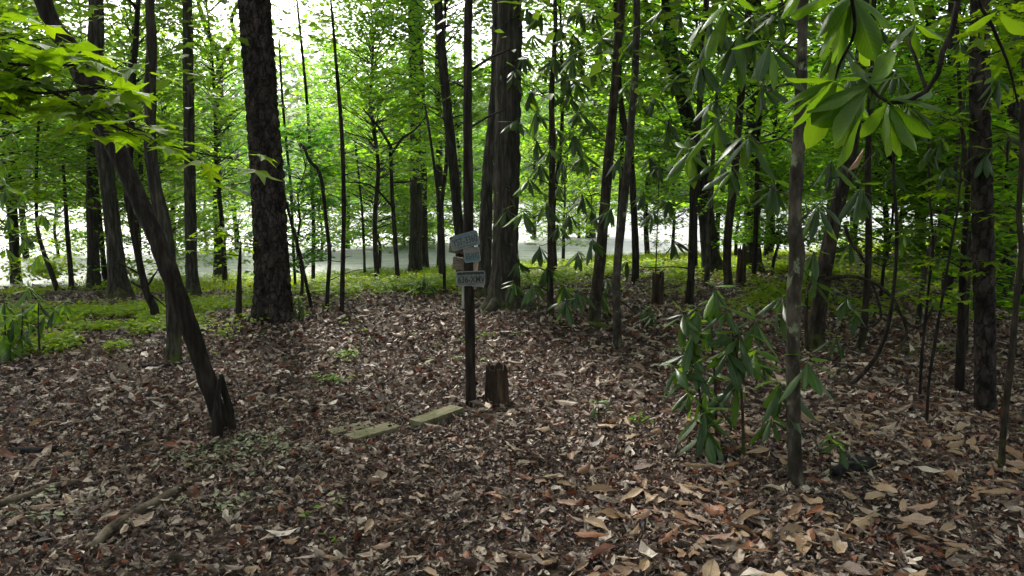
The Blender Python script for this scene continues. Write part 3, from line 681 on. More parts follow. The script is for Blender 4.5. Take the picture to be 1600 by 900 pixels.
for a in ([(1290, 436, 7), (1330, 432, 5), (1365, 442, 5), (1395, 466, 5), (1408, 492, 5), (1424, 510, 5), (1442, 508, 4), (1462, 470, 3)], [(1262, 545, 6), (1259, 500, 6), (1262, 455, 5), (1272, 436, 5), (1290, 430, 4)],
          [(1362, 440, 4), (1372, 470, 4), (1376, 498, 4), (1360, 510, 3.5), (1340, 511, 3)], [(1408, 492, 4), (1417, 520, 4), (1405, 545, 3.5), (1375, 568, 3)], [(1320, 352, 6), (1328, 375, 5), (1345, 400, 5), (1352, 412, 3)]):
    tube(t['mb'], [P(x, y, Yv - .25) for x, y, w in a], [w / 2 * Yv / F for x, y, w in a], 7, .05)
stub(930, 238, 838, 302, 7, 'c928')
for a in ((735, 110, 800, 75, 5), (731, 140, 700, 125, 4), (734, 200, 790, 170, 4)): stub(*a, 'post')
# the leaning tree's split foot
t = TREES['leaning']; Yl = 5.86
fa = [(339, 706, 20), (339, 680, 19), (339, 650, 15), (340, 620, 9), (342, 592, 3)]
tube(t['mb'], [P(x, y, Yl) for x, y, w in fa], [w / 2 * Yl / F for x, y, w in fa], 22, .025, 'rot', .01, .1, 3)
fb = [(364, 676, 13), (358, 640, 13), (350, 610, 12), (345, 585, 8)]
tube(t['mb'], [P(x, y, 6.0) for x, y, w in fb], [w / 2 * 6 / F for x, y, w in fb], 12, .03, 'oak', .004, .1, 4)
# surface roots of the large mossy trunk
t = TREES['oak']; b = t['W'][0]
for dx, dy, L in ((.5, -.5, .7), (-.35, -.55, .5), (.75, .1, .5)):
    e = b + [dx, dy, 0]; e[2] = ground(e[0], e[1]) - .03; m = (b + e) / 2; m[2] = ground(m[0], m[1]) + .09
    tube(t['mb'], [b + [0, 0, .3], m, e], [.12, .085, .02], 12, .05, 'lump', .008)

# ------------------------------------------------------------------ whorled evergreen foliage on the rhododendrons
def branch_out(key, ws, rng, L=.25, dy=.5, n=8, rad=.011, droop=.75, young=2, yk=.12):
    """ws: (px, row[, scale[, depth offset]]). Each shoot grows from the nearest wood already there."""
    t = TREES[key]; mb, root, W, Y = t['mb'], t['root'], t['W'], t['Y']
    dense, _ = resample(W[:max(2, sum(W[:, 2] < 8))], np.ones(max(2, sum(W[:, 2] < 8))), .12)
    nodes = [(p, rad * 1.4) for p in dense if p[2] > root.location[2] + .25]
    tips = []
    for w in ws:
        sc = w[2] if len(w) > 2 else 1.0; d = w[3] if len(w) > 3 else rng.uniform(-dy, dy)
        tips.append((P(w[0], w[1], Y + d), sc))
    tips.sort(key=lambda q: min(np.linalg.norm(q[0] - nd[0]) for nd in nodes))
    for p, sc in tips:
        best = min(nodes, key=lambda nd: np.linalg.norm(p - nd[0]) + .9 * max(0, nd[0][2] - p[2] + .15 * np.linalg.norm(p - nd[0])))
        a, r0 = best; D = np.linalg.norm(p - a)
        r0 = min(r0 * .8, .005 + .012 * D)
        r0 = max(r0, .0045)
        m1 = a + (p - a) * .35 + rng.normal(0, .06, 3) * D + [0, 0, .02 * D]; m2 = a + (p - a) * .75 + rng.normal(0, .05, 3) * D - [0, 0, .10 * D]
        pp, _ = tube(mb, [a, m1, m2, p], [r0, r0 * .8, r0 * .65, .004], 6, .06)
        nodes += [(q, r0 * .75) for q in pp[2:-2:2]]
        whorl(p, root, rng, L * sc, n, droop, young=young, yk=yk)
g = np.random.default_rng(21)
branch_out('rh1', [(815, 84), (805, 107), (830, 139), (838, 173), (807, 186), (832, 52), (846, 17), (867, 87), (852, 104), (838, 219), (858, 231), (869, 199), (864, 142),
                   (827, 277), (792, 300), (790, 328), (817, 330), (853, 318), (873, 290), (873, 352), (843, 383), (810, 408), (853, 417), (835, 443), (803, 440), (876, 40), (822, 10),
                   (881, 445), (845, 255), (880, 250)], g, .31, .7, 9, young=1)
branch_out('rh2', [(895, 52), (927, 17), (895, 87), (904, 72), (901, 127), (885, 112), (904, 173), (895, 208), (921, 185), (887, 146), (910, 300), (890, 333), (925, 373), (903, 393),
                   (903, 453), (884, 470), (923, 327), (940, 460), (947, 435), (955, 323), (976, 133), (971, 37), (940, 60), (930, 105), (910, 240), (967, 245), (985, 205), (905, 5), (990, 60)], g, .31, .7, 9, young=1)
branch_out('m1078', [(1035, 12), (1012, 38), (1038, 55), (1022, 150), (1045, 185), (1043, 205), (1052, 127), (1015, 245), (1024, 257), (1044, 312), (1053, 376), (1027, 262), (980, 407), (1060, 80), (1062, 20), (1000, 150), (1005, 300), (1070, 110), (1085, 60), (1020, 330)], g, .32, .7, 9, young=1)
branch_out('front', [(1107, 26, 1.0, .9), (1121, 35, 1, .7), (1156, 49, 1.1, .2), (1202, 66, 1.1, 0), (1180, 20, 1, .3), (1135, 5, 1, .5), (1116, 153, .85, .9), (1142, 156, .8, 1), (1120, 187, 1, .5), (1170, 208, 1, .2), (1078, 212, .9, 1),
                     (1076, 235, .95, .8), (1127, 253, .9, .7), (1145, 262, 1, .5), (1209, 284, .9, .3), (1280, 318, .95, .3), (1272, 392, .8, .4), (1223, 462, .9, .3), (1262, 562, 1, -.1), (1218, 597, 1, .1), (1207, 650, .9, .1),
                     (1095, 95, .9, 1), (1190, 130, .9, .5), (1215, 10, 1, .2), (1310, 60, 1, .6), (1340, 100, .9, .8), (1400, 105, 1, .8), (1420, 165, .9, 1.), (1300, 250, .9, .9), (1345, 290, .9, 1)], g, .31, .4, 8, .012)
branch_out('m1290', [(1344, 312, 1), (1312, 322, 1), (1323, 465, 1.1, -.6), (1340, 487, 1.1, -.6), (1307, 527, 1.1, -.6), (1273, 440, 1, -.7), (1395, 270, 1), (1412, 364, 1), (1372, 230, 1), (1330, 380, 1), (1380, 180, 1), (1310, 150), (1375, 40), (1300, 20)], g, .27, .5, 7)
branch_out('bent', [(1456, 226, 1, 1.6), (1481, 258, 1, 1.4), (1471, 214, 1, 1.5), (1540, 235, 1, 1.2), (1575, 210, 1, .8), (1560, 120, 1, .9), (1510, 160, 1, 1.4), (1500, 60, 1, 1.5), (1590, 40, 1, .8)], g, .24, .4, 7)
branch_out('leftrh', [(18, 205, 1), (8, 290, 1), (35, 305, 1), (12, 335, 1), (38, 365, 1), (8, 385, 1), (60, 395, 1), (2, 250, 1), (66, 330, 1), (-40, 300), (-60, 200)], g, .21, .5, 7, young=4, yk=.7)

def shrub(name, label, stems, ws, L, rng, n=8, w0=6, mat='rhodo', droop=.7, group=None, young=2, yk=.12):
    base = G(*stems[0][0]); root = thing(name, label, 'shrub', base, group); Y = base[1]; nodes = []; mbs = []
    for s in stems:
        mb = MB(); mbs.append(mb)
        b = G(*s[0]); pts = [b - [0, 0, .04]] + [P(x, y, b[1] + .05 * i) for i, (x, y) in enumerate(s[1:])]
        pp, _ = tube(mb, pts, list(np.linspace(w0 / 2 * Y / F, .004, len(pts))), 7, .05, 'lump', .001)
        nodes += [(q, mb) for q in pp[3:]]
    for w in ws:
        sc = w[2] if len(w) > 2 else 1; d = w[3] if len(w) > 3 else rng.uniform(-.2, .2); p = P(w[0], w[1], Y + d)
        p[2] = max(p[2], float(ground(p[0], p[1])) + .06)
        a, mb = min(nodes, key=lambda nd: np.linalg.norm(p - nd[0]) + .8 * max(0, nd[0][2] - p[2] + .05)); D = np.linalg.norm(p - a)
        if D > .02:
            pp, _ = tube(mb, [a, a + (p - a) * .5 + rng.normal(0, .04, 3) * D - [0, 0, .06 * D], p], [.0055, .0045, .0035], 5, .06); nodes += [(q, mb) for q in pp[1:-1]]
        whorl(p, root, rng, L * sc, n, droop, young=young, yk=yk)
    for mb in mbs: part('stem', mb, BARK['rhodo'], root)
    return root
shrub('rhododendron_shrub', 'waist-high rhododendron bush with glossy dark leaves, left of the pale trunk',
      [[(1098, 703), (1096, 640), (1088, 580), (1082, 520)], [(1162, 716), (1160, 640), (1152, 560), (1135, 484)], [(1120, 694), (1117, 600), (1112, 520), (1117, 452)]],
      [(1117, 450, 1, 0), (1134, 484, 1.1, -.1), (1067, 490, .8), (1083, 522, .9), (1083, 572, 1), (1112, 505, .9), (1155, 522, 1), (1137, 547, 1), (1178, 549, 1.05), (1150, 602, 1), (1103, 607, 1), (1100, 640, 1.1), (1106, 668, 1.1), (1163, 562, 1), (1055, 575, .9), (1074, 545, .8), (1090, 480, .8), (1180, 500, .9), (1076, 612, .9), (1192, 565, .9), (1122, 632)], .30, g, 7, droop=.65, young=2, yk=.14)
shrub('seedling', 'knee-high seedling with bright upright leaves alone on open litter', [[(936, 658), (935, 640), (934, 630)]], [(934, 630, 1, 0)], .17, g, 5, 3, droop=.25)
shrub('seedling', 'low seedling with flat green leaves at the foot of the pale trunk', [[(1298, 752), (1297, 710), (1296, 684)]], [(1296, 682, 1, 0), (1310, 694, .9, -.1), (1345, 722, .5, 0)], .2, g, 5, 3, droop=.15, young=1)
shrub('rhododendron_seedling', 'small rhododendron with hanging leaves in front of the tall broken stump', [[(1018, 512), (1017, 495), (1015, 478)]], [(1015, 478, 1, 0), (1005, 483, .9), (1020, 492, 1)], .2, g, 6, 3, droop=.9)
shrub('rhododendron_clump', 'yellow-green evergreen clump at the left photo edge beside the groundcover', [[(30, 560), (34, 520), (36, 480)], [(62, 560), (60, 510), (60, 470)], [(8, 560), (8, 510), (6, 470)], [(108, 512), (104, 480), (100, 472)]],
      [(36, 478), (60, 468), (6, 470), (20, 495), (48, 505), (30, 520), (5, 520), (70, 495), (100, 472, .7), (15, 540), (85, 485, .8), (45, 450)], .26, g, 8, 4, droop=.75, young=4, yk=.8)
shrub('evergreen_seedling', 'tiny dark evergreen tuft at the lake side of the pine foot', [[(467, 500), (468, 480), (466, 465)]], [(466, 465), (474, 478), (462, 480), (478, 490)], .17, g, 6, 3)
shrub('evergreen_clump', 'dark leafy clump in the groundcover halfway from pine to plates', [[(660, 462), (661, 445), (662, 434)]], [(662, 434), (672, 442), (652, 440), (664, 450), (648, 452), (676, 455)], .3, g, 8, 3, young=3)
close_trunks()

# ------------------------------------------------------------------ magnolia bough reaching in at the upper right (nearest leaves)
def bough():
    base = np.array([2.75, 2.1, float(ground(2.75, 2.1))]); root = thing('magnolia_tree', 'broad pale-veined magnolia leaves hanging in at the top right corner, nearest foliage', 'tree', base)
    mb = MB(); Y = 2.45
    top = P(1540, -130, 2.5)
    tube(mb, [base - [0, 0, .1], base + [.02, .05, 1.2], base + [-.1, .1, 2.2], base + [-.3, .15, 2.75], top + [.25, 0, .12]], [.05, .045, .038, .03, .018], 12, .06, 'lump', .003, .2, 5)
    def br(pts, w0, w1):
        pw = [P(x, y, d) for x, y, d in pts]; tube(mb, pw, list(np.linspace(w0, w1, len(pw))), 8, .03)
    br([(1560, -140, 2.5), (1520, -80, 2.45), (1497, 0, 2.4), (1487, 50, 2.38), (1473, 80, 2.38), (1466, 115, 2.4), (1448, 142, 2.42), (1420, 158, 2.44), (1390, 161, 2.45), (1372, 150, 2.45), (1358, 133, 2.45)], .011, .005)
    br([(1497, 0, 2.4), (1440, -70, 2.3), (1370, -60, 2.25), (1330, -10, 2.25)], .009, .006)
    br([(1330, -10, 2.25), (1335, 50, 2.35), (1312, 100, 2.45), (1305, 126, 2.5)], .006, .0035)
    br([(1448, 142, 2.42), (1430, 90, 2.5), (1420, 60, 2.55), (1430, 34, 2.6)], .006, .004)
    br([(1560, -140, 2.5), (1530, -10, 2.8), (1550, 40, 2.9), (1575, 100, 3.0), (1590, 160, 3.1)], .008, .004)
    part('trunk', mb, BARK['dark'], root)
    A = (1358, 133); B = (1305, 126); Cc = (1385, 158); D = (1330, -8); E = (1430, 36)
    L = [  # base, tip, depth change of the tip, roll
        (B, (1226, 116), -.05, .3), (B, (1218, 143), -.08, .1), (B, (1222, 172), -.05, .5), (B, (1232, 200), .05, .6), (B, (1262, 232), .1, .9), (B, (1366, 98), .08, -.2), (B, (1372, 160), .15, .3),
        (A, (1258, 168), -.14, .2), (A, (1289, 184), -.12, -1.2), (A, (1290, 262), -.05, .9), (A, (1318, 228), -.16, -1.3), (A, (1408, 75), .1, 1.2), (A, (1424, 110), .02, .2), (A, (1335, 92), .1, .4),
        (Cc, (1362, 245), -.05, 1.2), (Cc, (1380, 240), .06, -1.2), (Cc, (1442, 232), -.06, .5), (Cc, (1460, 212), .05, .2), (Cc, (1482, 150), -.05, -.1), (Cc, (1412, 244), .1, .8), (Cc, (1456, 128), .12, .2), (Cc, (1345, 215), .1, 1),
        (D, (1256, 76), -.1, .6), (D, (1300, 104), 0, 1.), (D, (1322, 100), .08, 1.3), (D, (1346, 62), -.05, -1.3), (D, (1383, 66), .05, .8), (D, (1398, 90), .1, 1.1), (D, (1258, 35), -.1, .2), (D, (1412, 22), .0, .5), (D, (1375, 90), -.08, 1.1), (D, (1225, -10), -.1, .2), (D, (1290, 60), .1, .7),
        (E, (1370, 68), -.05, .2), (E, (1416, 62), -.05, .8), (E, (1436, -20), .05, 1.2), (E, (1480, 50), .05, .1), (E, (1444, 88), .06, .7),
        ((1560, 20), (1508, 45), .1, .2), ((1560, 20), (1610, 50), .1, .2), ((1255, -30), (1208, 22), 0, .3), ((1255, -30), (1240, 20), .1, .8), ((1255, -30), (1190, -5), -.1, .4)]
    rg = np.random.default_rng(5)
    for b, e, dd, rl in L:
        p = P(b[0] + rg.uniform(-3, 3), b[1] + rg.uniform(-3, 3), 2.45 + rg.uniform(-.02, .02)); q = P(e[0], e[1], 2.45 + dd)
        leaf_obj(MG[rg.integers(4)], frame(p, q, (0, 0, 1), rl), root)
    # one old brown leaf
    o = leaf_obj(DL[6], frame(P(1349, 232, 2.6), P(1327, 268, 2.58), (0, 0, 1), 1.2), root); o['label'] = 'curled brown dead leaf'
bough()

# ------------------------------------------------------------------ maple bough reaching in at the upper left
def maple_bough(label, base, links, boughs, n_leaf, size, seed, tilt=.25, spread=.22, name='maple_tree', skip=0.):
    r = np.random.default_rng(seed); base = np.array([base[0], base[1], float(ground(*base))]); root = thing(name, label, 'tree', base); mb = MB()
    tube(mb, [base - [0, 0, .1]] + links, list(np.linspace(.05, .014, len(links) + 1)), 12, .06, 'lump', .003, .2, 3)
    pts = []
    for bp in boughs:
        pw = [P(x, y, d) for x, y, d in bp]; pp, _ = tube(mb, pw, list(np.linspace(.009, .002, len(pw))), 6, .03); pts.append(pp[int(len(pp) * skip):])
    allp = np.vstack(pts)
    k = 0
    while k < n_leaf:
        a = allp[r.integers(len(allp))]; az = r.uniform(0, 6.28); s = r.uniform(.2, 1.) * spread
        b = a + np.array([math.cos(az) * s, math.sin(az) * s, r.normal(-.02, .05)])
        tube(mb, [a, (a + b) / 2 + [0, 0, .02], b], [.0022, .0018, .0012], 4, .08)
        d = np.array([math.cos(az + r.normal(0, .6)), math.sin(az + r.normal(0, .6)), r.normal(-.15, tilt * .7)])
        d = d / np.linalg.norm(d) * size * r.uniform(.6, 1.15)
        leaf_obj(MP[r.integers(6)], frame(b, b + d, (r.normal(0, tilt), r.normal(0, tilt), 1), r.normal(0, .15)), root); k += 1
    part('trunk', mb, BARK['dark'], root)
    return root
maple_bough('broad lime-green maple leaves spreading in from the left edge across the leaning tree', (-3.6, 2.5), [np.array([-3.5, 2.6, 1.4]), np.array([-3.3, 2.8, 2.3]), P(-190, 60, 3.1)],
    [[(-190, 60, 3.1), (-60, 92, 3.1), (60, 130, 3.1), (140, 165, 3.15), (200, 195, 3.2), (262, 226, 3.25), (330, 243, 3.3), (378, 250, 3.4)],
     [(-190, 60, 3.1), (-60, 75, 3.0), (10, 98, 2.95), (80, 102, 2.95), (140, 100, 3.0), (180, 108, 3.05)],
     [(-60, 92, 3.1), (0, 128, 3.0), (55, 145, 2.95), (110, 142, 2.95), (165, 138, 3.0), (230, 150, 3.1)],
     [(60, 130, 3.1), (110, 160, 3.0), (160, 190, 2.95), (215, 214, 2.95)],
     [(-60, 92, 3.1), (-10, 160, 2.9), (40, 190, 2.85)], [(-190, 60, 3.1), (-80, 30, 3.0), (20, 60, 3.0), (70, 80, 3.0)]], 190, .14, 23, tilt=.14, spread=.2)

# ------------------------------------------------------------------ layered maple saplings at the right
maple_bough('sapling with level tiers of pale maple leaves in front of the reddish flaky trunk', G(1500, 610)[:2], [P(1502, 520, 7.2), P(1505, 420, 7.0), P(1512, 300, 6.9), P(1520, 180, 6.8)],
    [[(1512, 300, 6.9), (1480, 290, 6.7), (1450, 296, 6.5)], [(1512, 290, 6.9), (1550, 282, 6.6), (1590, 280, 6.4)], [(1508, 370, 6.9), (1470, 350, 6.6), (1445, 360, 6.4)], [(1508, 350, 6.9), (1540, 338, 6.5), (1570, 330, 6.2)],
     [(1505, 420, 7), (1470, 405, 6.7), (1440, 420, 6.5)], [(1505, 410, 7), (1545, 402, 6.6), (1575, 405, 6.4)], [(1504, 470, 7.1), (1465, 458, 6.8), (1430, 462, 6.6)], [(1516, 240, 6.9), (1560, 220, 6.6), (1600, 215, 6.4)],
     [(1518, 200, 6.8), (1480, 185, 6.6), (1450, 180, 6.4)], [(1520, 180, 6.8), (1550, 150, 6.6), (1590, 130, 6.4)]], 170, .13, 9, .18, .24, 'maple_sapling', .25)
maple_bough('sapling with broad maple leaves hanging in the top right corner', (5.2, 5.3), [np.array([5.1, 5.3, 1.5]), np.array([5.0, 5.3, 2.9]), P(1640, -40, 5.2)],
    [[(1640, -40, 5.2), (1590, 10, 4.9), (1540, 30, 4.7), (1490, 38, 4.6)], [(1640, -40, 5.2), (1600, 60, 4.9), (1560, 80, 4.7), (1520, 95, 4.6)], [(1640, -40, 5.2), (1610, 110, 5), (1580, 130, 4.8)]], 70, .13, 10, .2, .2, 'maple_sapling', .2)
maple_bough('small sprig of maple leaves sprouting at the left side of the pine', G(372, 500)[:2], [P(374, 430, 10.4), P(376, 380, 10.4)],
    [[(376, 380, 10.4), (345, 362, 10.2), (300, 372, 10)], [(376, 380, 10.4), (400, 385, 10.1), (415, 392, 10)], [(375, 400, 10.4), (340, 395, 10.2), (310, 390, 10)], [(376, 380, 10.4), (372, 350, 10.4), (380, 325, 10.4)]], 60, .15, 11, .2, .3, 'maple_sapling')

# ------------------------------------------------------------------ leafy understory between wood and water
def spray_tree(name, label, px, row, h, rad, z0, n_br, leaf, seed, hue=(1, 1, 1), lean=0., Y=None, cat='sapling', w=7, group='leafy young trees along the lake edge', elong=.6, tw=7):
    r = np.random.default_rng(seed)
    base = G(px, row) if Y is None else P(px, row, Y)
    base[2] = float(ground(base[0], base[1])); base = np.asarray(base, float)
    root = thing(name, label, cat, base, group); mb = MB(); lb = []
    n = 6; W = np.array([base + [lean * (i / n) ** 1.3 + r.normal(0, .05) * (i > 0), r.normal(0, .08) * (i > 0), h * i / n] for i in range(n + 1)]); W[0][2] -= .1
    R = np.linspace(w / 2 * base[1] / F, .006, n + 1); pp, rr_ = tube(mb, W, R, 7, .2, 'lump', .002)
    for k in range(n_br):
        z = base[2] + z0 + (min(h, 9.2) - z0) * r.random(); j = int(np.clip(np.searchsorted(pp[:, 2], z), 1, len(pp) - 1)); b = pp[j]
        f = (z - base[2] - z0) / (h - z0 + .01); L = rad * (.62 + .45 * math.sin(math.pi * min(1, .15 + .8 * f))) * r.uniform(.5, 1.1); az = r.uniform(0, 6.28); el = r.uniform(-.05, .5) + .3 * f
        d = np.array([math.cos(az) * math.cos(el), math.sin(az) * math.cos(el), math.sin(el)]); side = np.array([-math.sin(az), math.cos(az), 0])
        e = b + d * L; m = b + d * L * .5 + [0, 0, .08 * L]; e2 = e - [0, 0, .12 * L]
        tube(mb, [b, m, e2], [.004 + .006 * L, .003 + .003 * L, .002], 3, .4, cap=False)
        for q in range(tw):
            t = .25 + .75 * (q + r.random()) / tw; c = b * (1 - t) ** 2 + 2 * m * t * (1 - t) + e2 * t * t; c = m * (1 - abs(2 * t - 1)) + (b if t < .5 else e2) * abs(2 * t - 1)
            sg = 1 if q % 2 else -1; td = d * r.uniform(.3, .9) + side * sg * r.uniform(.5, 1) + [0, 0, r.normal(-.05, .18)]; td /= np.linalg.norm(td)
            tl = L * r.uniform(.18, .42) * (1.15 - .5 * t) + .1
            if q % 2 == 0: tube(mb, [c, c + td * tl], [.0028, .0015], 3, 1.0, cap=False)
            nl = max(4, int(tl / (leaf * .42))); s = np.linspace(.1, 1.05, nl)[:, None]
            lb.append(c + td * tl * s + r.normal(0, leaf * .45, (nl, 3)) * [1, 1, .55])
    C = np.concatenate(lb); V, T = leaf_cloud(C, r, leaf, .38, elong)
    tone = np.repeat(r.uniform(.7, 1.25, len(C)), 4)[:, None] * (1 + .25 * (np.repeat(r.random(len(C)), 4)[:, None] - .5) * [1.6, .3, -1]) * np.array(hue)
    part('trunk', mb, BARK['dark'], root)
    link('crown', mesh('crown', V - base, [T], M['green'], tone), root)
    return root
ys = 'leafy_sapling'; lt = 'leafy_tree'
YG, MGn, BG = (1.15, 1.05, .9), (1.08, 1.03, .95), (.7, .82, 1.0)
U = [  # name, label, px, row, height, radius, crown from, branches, leaf, hue, lean
 (lt, 'bright leafy tree filling the upper left corner behind the maple leaves', 20, 446, 7.5, 2.9, 1.6, 60, .13, YG, .3),
 (ys, 'fine-leaved sapling over the water between left edge and lichened trunk', 92, 440, 5.2, 2.2, 1.1, 42, .11, YG, 0),
 (lt, 'leafy tree whose crown fills the gap behind the stout flared trunk', 165, 446, 7.4, 2.6, 2.2, 50, .12, YG, -.2),
 (ys, 'lime sapling between stout trunk and bowed tree at the water', 222, 436, 5.4, 2.3, 1.4, 44, .11, YG, .2),
 (lt, 'leafy tree above the straight dark tree, left of the pine', 275, 430, 7.8, 2.8, 2.2, 60, .12, YG, .2),
 (ys, 'low leafy sapling at the waterline left of the big pine', 322, 426, 4.6, 2.0, 1.3, 40, .11, YG, .1),
 (lt, 'leafy tree rising directly behind the left flank of the pine', 372, 424, 7.5, 2.5, 1.9, 50, .12, MGn, -.2),
 (ys, 'dark-leaved bush of thin stems against the right flank of the pine', 470, 470, 2.6, .9, .5, 34, .075, BG, .1),
 (ys, 'lime-leaved sapling at the waterline right of the white house', 500, 424, 4.9, 2.1, 1.5, 42, .11, YG, .4),
 (lt, 'tallest lime tree in the wide gap right of the pine', 545, 421, 6.6, 2.6, 1.6, 58, .12, YG, .1),
 (ys, 'maple-leaved sapling with a wide low crown left of the Y-forked sapling', 592, 424, 4.3, 2.4, 1.5, 52, .13, MGn, 0),
 (lt, 'bright tree behind the Y-forked maple sapling', 618, 415, 6.9, 2.7, 1.4, 60, .13, YG, .2),
 (ys, 'lime sapling behind the mottled trunk at centre left', 655, 412, 4.6, 2.2, 1.3, 46, .12, YG, -.2),
 (lt, 'bright leafy tree behind the licence plates', 716, 412, 7.4, 2.7, 1.5, 58, .13, YG, 0),
 (ys, 'pale lime sapling between plates and large mossy trunk', 752, 408, 5.0, 2.0, 1.4, 40, .12, YG, .2),
 (lt, 'bright leafy tree just right of the large mossy trunk', 836, 404, 6.6, 2.6, 1.5, 54, .13, YG, -.1),
 (ys, 'lime sapling behind the rhododendron tree leaning right', 902, 400, 5.6, 2.6, 1.2, 56, .13, YG, .2),
 (lt, 'bright tree filling the gap above the tall broken stump', 1012, 400, 7.6, 3.0, 1.5, 70, .14, YG, -.3),
 (ys, 'lime sapling between the bare slim tree and the straight dark tree', 1050, 398, 5.4, 2.5, 1.6, 56, .13, YG, 0),
 (lt, 'bright tree behind the fork-topped tree', 1120, 402, 8.2, 3.0, 1.7, 66, .14, YG, .2),
 (ys, 'small-leaved green bush at the foot of the vine-covered trunk', 1206, 432, 1.9, 1.3, .2, 46, .09, MGn, 0),
 (lt, 'leafy tree between vine-covered trunk and pale trunk', 1196, 408, 8.0, 2.9, 1.6, 62, .13, YG, .1),
 (ys, 'lime sapling in the bright gap behind the mossy leaning tree', 1290, 400, 5.8, 2.6, .9, 52, .13, YG, .2),
 (lt, 'leafy tree behind the top right magnolia leaves', 1330, 412, 8.0, 2.9, 1.8, 60, .13, MGn, .1),
 (ys, 'green sapling by the fallen log at right', 1400, 416, 4.6, 2.2, 1.9, 44, .12, YG, .1),
 (lt, 'leafy tree beyond the fine dark stems at right', 1462, 424, 8.2, 3.0, 2.0, 66, .13, MGn, .1),
 (ys, 'low green thicket behind the fine dark stems', 1478, 478, 2.4, 1.5, .3, 52, .11, MGn, 0),
 (lt, 'leafy tree at the right photo edge behind the flaky trunk', 1560, 446, 8.0, 3.0, 1.8, 66, .13, MGn, .1),
 (ys, 'light green sapling between the flaky trunk and the right photo edge', 1588, 560, 3.0, 1.3, .5, 30, .11, MGn, 0),
 (ys, 'fine-leaved sapling behind the whip-like curved stem', 1376, 470, 3.2, 1.5, 1.0, 30, .09, MGn, .2),
 (lt, 'lime tree at far left whose crown tops the thin twins', -60, 470, 8.0, 2.8, 1.8, 54, .13, YG, .3),
 (lt, 'bright overhanging tree at top centre behind the post tree', 690, 438, 8.4, 2.4, 4.2, 40, .12, YG, .3),
 (lt, 'tall leafy tree at top between mossy trunk and leaning rhododendron', 868, 430, 8.2, 2.5, 3.8, 44, .12, YG, .2),
 (lt, 'leafy tree overtopping the bowed tree and the maple leaves', 226, 452, 8.4, 2.4, 3.4, 40, .11, YG, .1),
 (lt, 'leafy tree topping the forked lakeside tree left of the pine', 352, 448, 8.4, 2.4, 3.2, 40, .11, MGn, .0),
 (lt, 'leafy tree overhead left of the mottled trunk at centre', 590, 440, 8.6, 2.5, 3.4, 58, .11, YG, -.1),
 (lt, 'tall leafy tree behind the bare slim grey tree', 962, 424, 8.4, 2.6, 3.0, 44, .12, YG, .2),
 (lt, 'tall leafy tree topping the fork-topped tree', 1086, 430, 8.4, 2.5, 3.2, 42, .12, MGn, -.2),
 (lt, 'tall leafy tree over the vine-covered trunk', 1178, 440, 8.6, 2.6, 3.0, 44, .12, MGn, .2),
 (ys, 'lime sapling screening the water behind the leaning tree', 262, 448, 4.2, 2.0, .9, 34, .10, YG, .1),
 (ys, 'lime sapling screening the water left of the mottled trunk', 634, 420, 3.6, 2.2, .9, 36, .11, YG, .1),
 (ys, 'lime sapling screening the water behind the middle rhododendrons', 880, 408, 3.8, 2.4, .8, 38, .11, YG, .1),
 (ys, 'lime sapling screening the water behind the fork-topped tree', 1150, 404, 3.9, 2.4, .8, 38, .11, YG, .1),
]
for i, (nm, lb, px, row, h, rad, z0, nb, lf, hue, ln) in enumerate(U):
    big = nm == lt; tn = np.random.default_rng(900 + i); hue = tuple(np.array(hue) * tn.uniform(.85, 1.18) * np.array([tn.uniform(.8, 1.05), 1, tn.uniform(.9, 2.2)]))
    spray_tree(nm, lb, px, row, min(9.6, h * 1.4) if big else h * 1.15, rad * 1.12, max(.8, z0 * .75) if big else max(.4, z0 * .5), int(nb * ((2.9 if px < 760 else 2.2) if big else (2.7 if px < 760 else 2.3))), lf * 1.28, 100 + i, hue, ln, w=6 if nm == ys else 9, tw=8)
# a young fir by the stump
def fir():
    b = G(1024, 440); root = thing('fir_sapling', 'feathery young conifer standing behind the tall broken stump', 'sapling', b); mb = MB(); r = np.random.default_rng(3); h = 2.6
    tube(mb, [b - [0, 0, .1], b + [.02, 0, h]], [.016, .004], 6, .2); C = []
    for k in range(60):
        z = r.uniform(.5, h); L = .55 * (1.05 - z / h) + .12; az = r.uniform(0, 6.28); d = np.array([math.cos(az), math.sin(az), .25]); s = b + [0, 0, z]
        tube(mb, [s, s + d * L], [.004, .0015], 3, 1, cap=False); C.append(s + d * L * r.uniform(.2, 1, (26, 1)) + r.normal(0, .015, (26, 3)))
    C = np.concatenate(C); V, T = leaf_cloud(C, r, .08, .7, .12); part('trunk', mb, BARK['dark'], root); link('crown', mesh('crown', V - b, [T], M['green'], np.full((len(V), 3), .6)), root)
fir()

def surrounding_canopy():  # leaf mass out of view, added and thickened to shade the foreground
    """the wood goes on overhead, to both sides and behind the viewer"""
    r = np.random.default_rng(90); L = []
    def blk(n, x0, x1, y0, y1, z0, z1, th, sd):
        C = np.stack([r.uniform(x0, x1, n), r.uniform(y0, y1, n), r.uniform(z0, z1, n)], -1); L.append(C[fbm(C[:, 0] * .35, C[:, 1] * .35, C[:, 2] * .5, sd) > th])
    blk(52000, -30, 30, -24, 20, 9.3, 14, .46, 1); blk(16000, -26, 26, -22, -7, .6, 9, .46, 2)
    blk(7000, -28, -13, -10, 9, .6, 9, .47, 3); blk(5000, 17, 30, -10, 11, .6, 9, .49, 4)
    C = np.concatenate(L)
    for gx, gy in ((-5.8, 10.5), (-1.9, 9.7), (-4.2, 9.5)): C = C[~((np.hypot(C[:, 0] - gx, C[:, 1] - gy) < 1.7) & (C[:, 2] > 9))]   # gaps cut to let sun reach the near maple and magnolia boughs
    V, T = leaf_cloud(C, r, .42, .5, .62)
    link('shade_canopy', mesh('shade_canopy', V, [T], M['canopy']), kind='stuff', label='unseen leafy canopy of the surrounding wood, shading the foreground', category='canopy')
